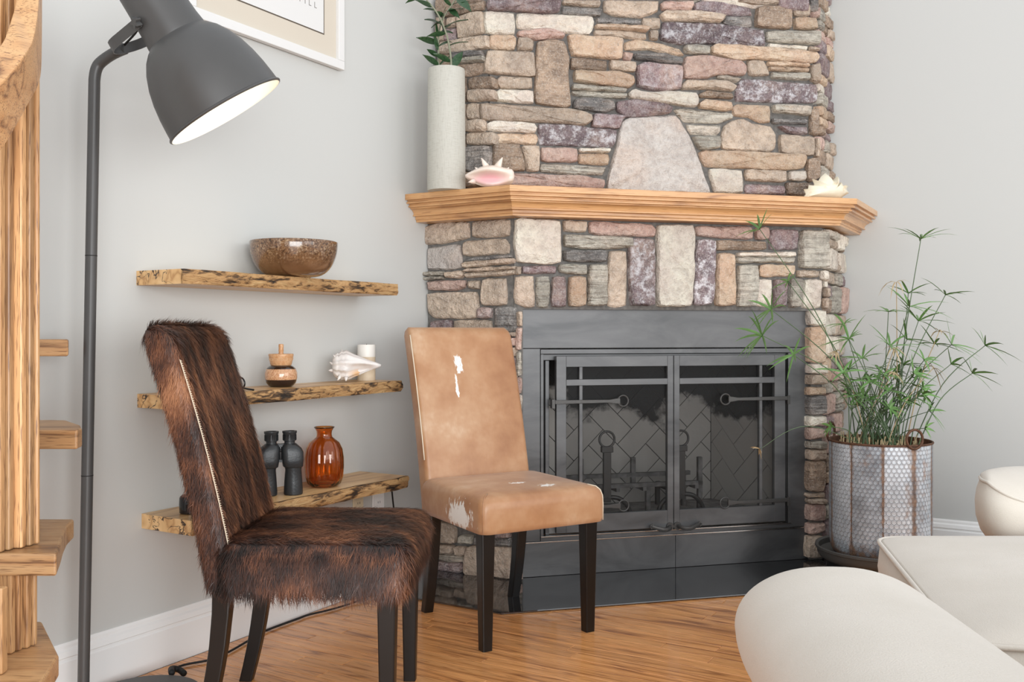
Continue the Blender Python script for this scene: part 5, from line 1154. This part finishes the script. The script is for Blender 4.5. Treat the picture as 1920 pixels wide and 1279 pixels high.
obj = t.coord(rnd=False); n1 = t.noise(obj, 9, 4, .65); n2 = t.noise(obj, 45, 3)
mp = t.n('VectorMath', operation='MULTIPLY', in1=(7, 7, 1.6)); t.l(obj, mp.inputs[0]); n3 = t.noise(mp.outputs[0], 1, 4, .6)
sepu = t.n('SeparateXYZ'); t.l(co, sepu.inputs[0])
pan = t.math('ABSOLUTE', t.math('SUBTRACT', t.math('FRACT', t.math('MULTIPLY', sepu.outputs[0], 10/(2*math.pi*pr))), .5))
seamf = t.ramp(pan, [(.455, (0, 0, 0)), (.495, (1, 1, 1))])
sepo = t.n('SeparateXYZ'); t.l(obj, sepo.inputs[0])
low = t.n('MapRange', in1=.10, in2=.0); t.l(sepo.outputs[2], low.inputs[0])
seamw = t.ramp(pan, [(.37, (0, 0, 0)), (.5, (1, 1, 1))])
rust = t.math('ADD', t.math('ADD', t.math('MULTIPLY', seamf, .12), t.math('MULTIPLY', seamw, .16)), t.math('ADD', t.math('MULTIPLY', n3, .62), t.math('ADD', t.math('MULTIPLY', n2, .25), t.math('MULTIPLY', low.outputs[0], .24))))
pidx = t.math('FLOOR', t.math('MULTIPLY', sepu.outputs[0], 10/(2*math.pi*pr))); wn = t.n('TexWhiteNoise', noise_dimensions='1D'); t.l(t.math('ADD', pidx, 3.7), wn.inputs['W'])
col = t.ramp(t.math('ADD', t.math('MULTIPLY', n1, .8), t.math('MULTIPLY', wn.outputs['Value'], .3)), [(.32, (.26, .28, .31)), (.52, (.56, .62, .68)), (.7, (.82, .88, .94))])
col = t.mix(t.math('MULTIPLY', t.ramp(hd, [(.42, (0, 0, 0)), (.47, (1, 1, 1))]), .6), col, (.16, .13, .135))
rf = t.ramp(rust, [(.475, (0, 0, 0)), (.60, (1, 1, 1))])
col = t.mix(t.math('MULTIPLY', rf, .85), col, t.ramp(n2, [(.35, (.10, .045, .02)), (.7, (.34, .17, .075))]))
t.col(col); t.set(Roughness=.42); mm = t.math('MULTIPLY', t.math('SUBTRACT', 1.0, rf), .4); t.l(mm, t.b.inputs['Metallic']); t.bump(t.math('SUBTRACT', t.math('MULTIPLY', rim, 1.0), t.math('MULTIPLY', seamf, .8)), .55, .005); M['galv'] = t.m
M['rust'] = plain('rusty_iron', (.13, .062, .035), .7, .3, nz=.5, nscale=60)
plt = thing('metal_planter', 'rusty galvanised metal planter with embossed hexagons and ring handles', 'planter', V3(pc, zp0))
n_ = 80; zs = [(0, .0), (pr*.86, 0), (pr*.93, .012), (pr*.975, .035), (pr, .075), (pr, (zp1-zp0)*.5), (pr, zp1-zp0)]
V, Fc = lathe(zs[1:], n_, True, False)
V = [(x*(1-.010*(1-abs(math.sin(5*math.atan2(y, x))))), y*(1-.010*(1-abs(math.sin(5*math.atan2(y, x))))), z) for x, y, z in V]
bd = add('body', V, Fc, M['galv'], plt, loc=V3(pc, zp0), smooth=True, sharp=60)
uvl = bd.data.uv_layers.new(name='uv')
for pg in bd.data.polygons:
    us = [math.atan2(bd.data.vertices[i].co.y, bd.data.vertices[i].co.x) for i in pg.vertices]; mxu = max(us)
    for li, a in zip(pg.loop_indices, us):
        if mxu-a > math.pi: a += 2*math.pi
        uvl.data[li].uv = ((a+math.pi)*pr, bd.data.vertices[bd.data.loops[li].vertex_index].co.z)
add('rim', *tube(ring(V3(pc, zp1), pr, (1, 0, 0), (0, 1, 0), 64), .0045, 8, closed=True), M['rust'], plt, smooth=True)
add('inner_liner', *lathe([(pr-.004, zp1), (pr-.006, zp1-.04), (pr-.006, zp1-.07)], 48, False, False, cx=pc[0], cy=pc[1]), M['rust'], plt, smooth=True)
add('soil', *lathe([(pr-.007, zp1-.05), (pr*.5, zp1-.042), (0, zp1-.04)], 40, True, False, cx=pc[0], cy=pc[1]), plain('straw_strewn_soil', (.16, .11, .06), .95, nz=.6, nscale=60, bump=.6), plt)
for u, v, Yr, r_, sg_ in ((1702, 822, Yp-pr*.80, .037, 1), (1587, 812, Yp+pr*.45, .040, -1)):
    c3 = P(u, v, Yr); dv = np.array([c3[0]-pc[0], c3[1]-pc[1], 0]); dv /= np.linalg.norm(dv); c3[:2] = pc+dv[:2]*(pr+.006); tg = np.array([-dv[1], dv[0], 0])
    add('ring_handle', *tube(ring(c3+dv*.0, r_, tg, (0, 0, 1), 32), .0052, 8, closed=True), M['rust'], plt, smooth=True)
M['grey_plastic'] = plain('dark_grey_plastic', (.085, .083, .078), .5)
sc2 = thing('plant_saucer', 'dark grey round saucer under the metal planter', 'saucer', V3(pc, 0.008)); sr = .252
add('dish', *lathe([(sr*.86, .074), (sr*.93, .085), (sr*.965, .098), (sr*.975, .118), (sr, .121), (sr, .130), (sr*.975, .132), (sr*.945, .126), (sr*.93, .105), (sr*.88, .0975), (0, .0975)], 64, True, False, cx=pc[0], cy=pc[1]), M['grey_plastic'], sc2, smooth=True, sharp=35)
add('pedestal', *lathe([(sr*.80, .008), (sr*.82, .02), (sr*.82, .074), (0, .0745)], 56, True, False, cx=pc[0], cy=pc[1]), M['black'], sc2, smooth=True, sharp=40)
M['pstem'] = plain('papyrus_stem', (.085, .14, .065), .5, nz=.3); M['pleaf'] = plain('papyrus_leaf', (.13, .26, .075), .45, nz=.35, nscale=12); M['dry'] = plain('dry_papyrus', (.50, .38, .22), .8, nz=.2)
pap = thing('papyrus_plant', 'umbrella papyrus with thin arching stems growing from the metal planter', 'plant', V3(pc, zp1-.045))
rp = random.Random(11)
def whorl(c, d, rad, k, mat, parent, droop=.35, up=.5, wmax=.0042):
    c = np.array(c); d = np.array(d)/np.linalg.norm(d); s1 = np.cross(d, [.3, .9, .1]); s1 /= np.linalg.norm(s1); s2 = np.cross(d, s1); parts = []
    for i in range(k):
        a = 2*math.pi*(i+rp.uniform(-.3, .3))/k; ln = rad*rp.uniform(.55, 1.1); rdv = math.cos(a)*s1+math.sin(a)*s2; e = up*rp.uniform(.3, 1.5)
        V = []; Fc = []; sw = np.cross(rdv, d)
        for j in range(5):
            t_ = j/4; p = c+rdv*ln*t_*(1-.08*t_)+d*ln*e*t_+np.array([0, 0, -1])*ln*droop*t_*t_; w_ = wmax*(.35+1.0*math.sin(math.pi*min(1, t_*.8+.15)))*(1-t_**4*.9)
            V += [p-sw*w_, p+d*w_*.35, p+sw*w_]
            if j: b = (j-1)*3; Fc += [(b, b+1, b+4, b+3), (b+1, b+2, b+5, b+4)]
        parts.append((V, Fc))
    o = add('leaf_whorl', *merge(*parts), mat, parent, smooth=True); o.location = (0, 0, 0); return o
tips = [(1726.7, 448, .0, .155, 9), (1703, 550, .02, .09, 6), (1772.7, 553, -.02, .11, 7), (1665.8, 585, .03, .10, 8), (1705, 575, -.06, .13, 9), (1582, 608, -.02, .085, 8), (1722, 602, .06, .12, 8), (1700.5, 637, -.02, .10, 6), (1784, 646, -.06, .115, 8), (1752, 645, .05, .09, 8), (1847, 648, -.03, .10, 8), (1823, 700, -.09, .09, 7), (1733, 675, -.1, .075, 7), (1783, 683, .03, .075, 6), (1591.6, 636, -.09, .095, 11), (1617, 672, -.05, .10, 10), (1581, 698, -.12, .085, 6), (1647, 692, .05, .085, 8), (1669, 649, -.08, .12, 9), (1713, 700, -.12, .09, 8), (1619, 741, -.13, .085, 8), (1604, 714, .02, .085, 7), (1694, 684, .03, .08, 8), (1730, 739, -.13, .075, 5), (1657, 703, -.13, .085, 7), (1743, 771, -.04, .07, 7), (1734, 803, -.12, .05, 7), (1558, 800, -.1, .04, 7), (1690, 752, -.13, .06, 6),
        (1424.6, 430, -.16, .085, 9), (1477.4, 528, -.2, .075, 6), (1445.7, 580, -.24, .11, 9), (1429, 629, -.28, .115, 12), (1488, 665, -.26, .09, 7), (1425, 842, -.36, .035, 5)]
dry = [(1680.8, 529.5, .02, .09, 6), (1676, 655, -.1, .05, 9), (1750, 690, -.08, .06, 6), (1567, 660, -.1, .04, 12), (1761, 622, .05, .06, 5), (1675, 700, -.12, .04, 8)]
def papyrus(tips_, dry_):
    for i, (u, v, dY, rad, k) in enumerate(tips_):
        tip = P(u, v, Yp+dY); fx = (u-1650)/100
        a = rp.uniform(0, 6.28); rr4 = pr*rp.uniform(.1, .78)
        bx = np.array([pc[0]+rr4*math.cos(a), pc[1]+rr4*math.sin(a)*.8, zp1-.047])
        if u < 1530: bx = np.array([pc[0]-pr*.3+rp.uniform(-.03, .16), pc[1]-rp.uniform(.0, .1), zp1-.047])
        elif abs(tip[0]-bx[0]) > .25: bx[0] = pc[0]+(tip[0]-pc[0])*.35
        md = bx*.5+tip*.5; md[2] += .025*abs(fx)+.01; md[:2] += (bx[:2]-md[:2])*.12
        if v == 842: md = P(1517, 799, Yp-.30)
        sm = spline([bx, md, tip], 7); m_ = len(sm)
        st = add('stem', *tube(sm, [(.0025 if u != 1425 else .0016)*(1-.45*j/m_) for j in range(m_)], 6), M['dry'] if dry_ else M['pstem'], pap, smooth=True)
        d = sm[-1]-sm[-3]; d = d/np.linalg.norm(d)
        whorl(tip, d, rad*1.25, k, M['dry'] if dry_ or u == 1425 else M['pleaf'], st, droop=.28 if not dry_ else .9, up=.5, wmax=.0040 if not dry_ else .0024)
papyrus(tips, False); papyrus(dry, True)
extra = [(rp.uniform(1585, 1740), rp.uniform(690, 770), rp.uniform(-.12, .1), rp.uniform(.04, .075), 6) for _ in range(36)]
papyrus(extra, False)
stub = [tube([V3(pc+np.array([x, y]), zp1-.05), V3(pc+np.array([x+rp.uniform(-.012, .012), y+rp.uniform(-.012, .012)]), zp1+rp.uniform(-.02, .03))], .002, 5) for x, y in [(pr*.85*math.sqrt(rp.random())*math.cos(q_), pr*.85*math.sqrt(rp.random())*math.sin(q_)) for q_ in [rp.uniform(0, 6.28) for _ in range(130)]]]
o = add('dry_stubble', *merge(*stub), M['dry'], pap); o['kind'] = 'stuff'
for o in bpy.data.objects:
    if '_world' in o.keys(): del o['_world']
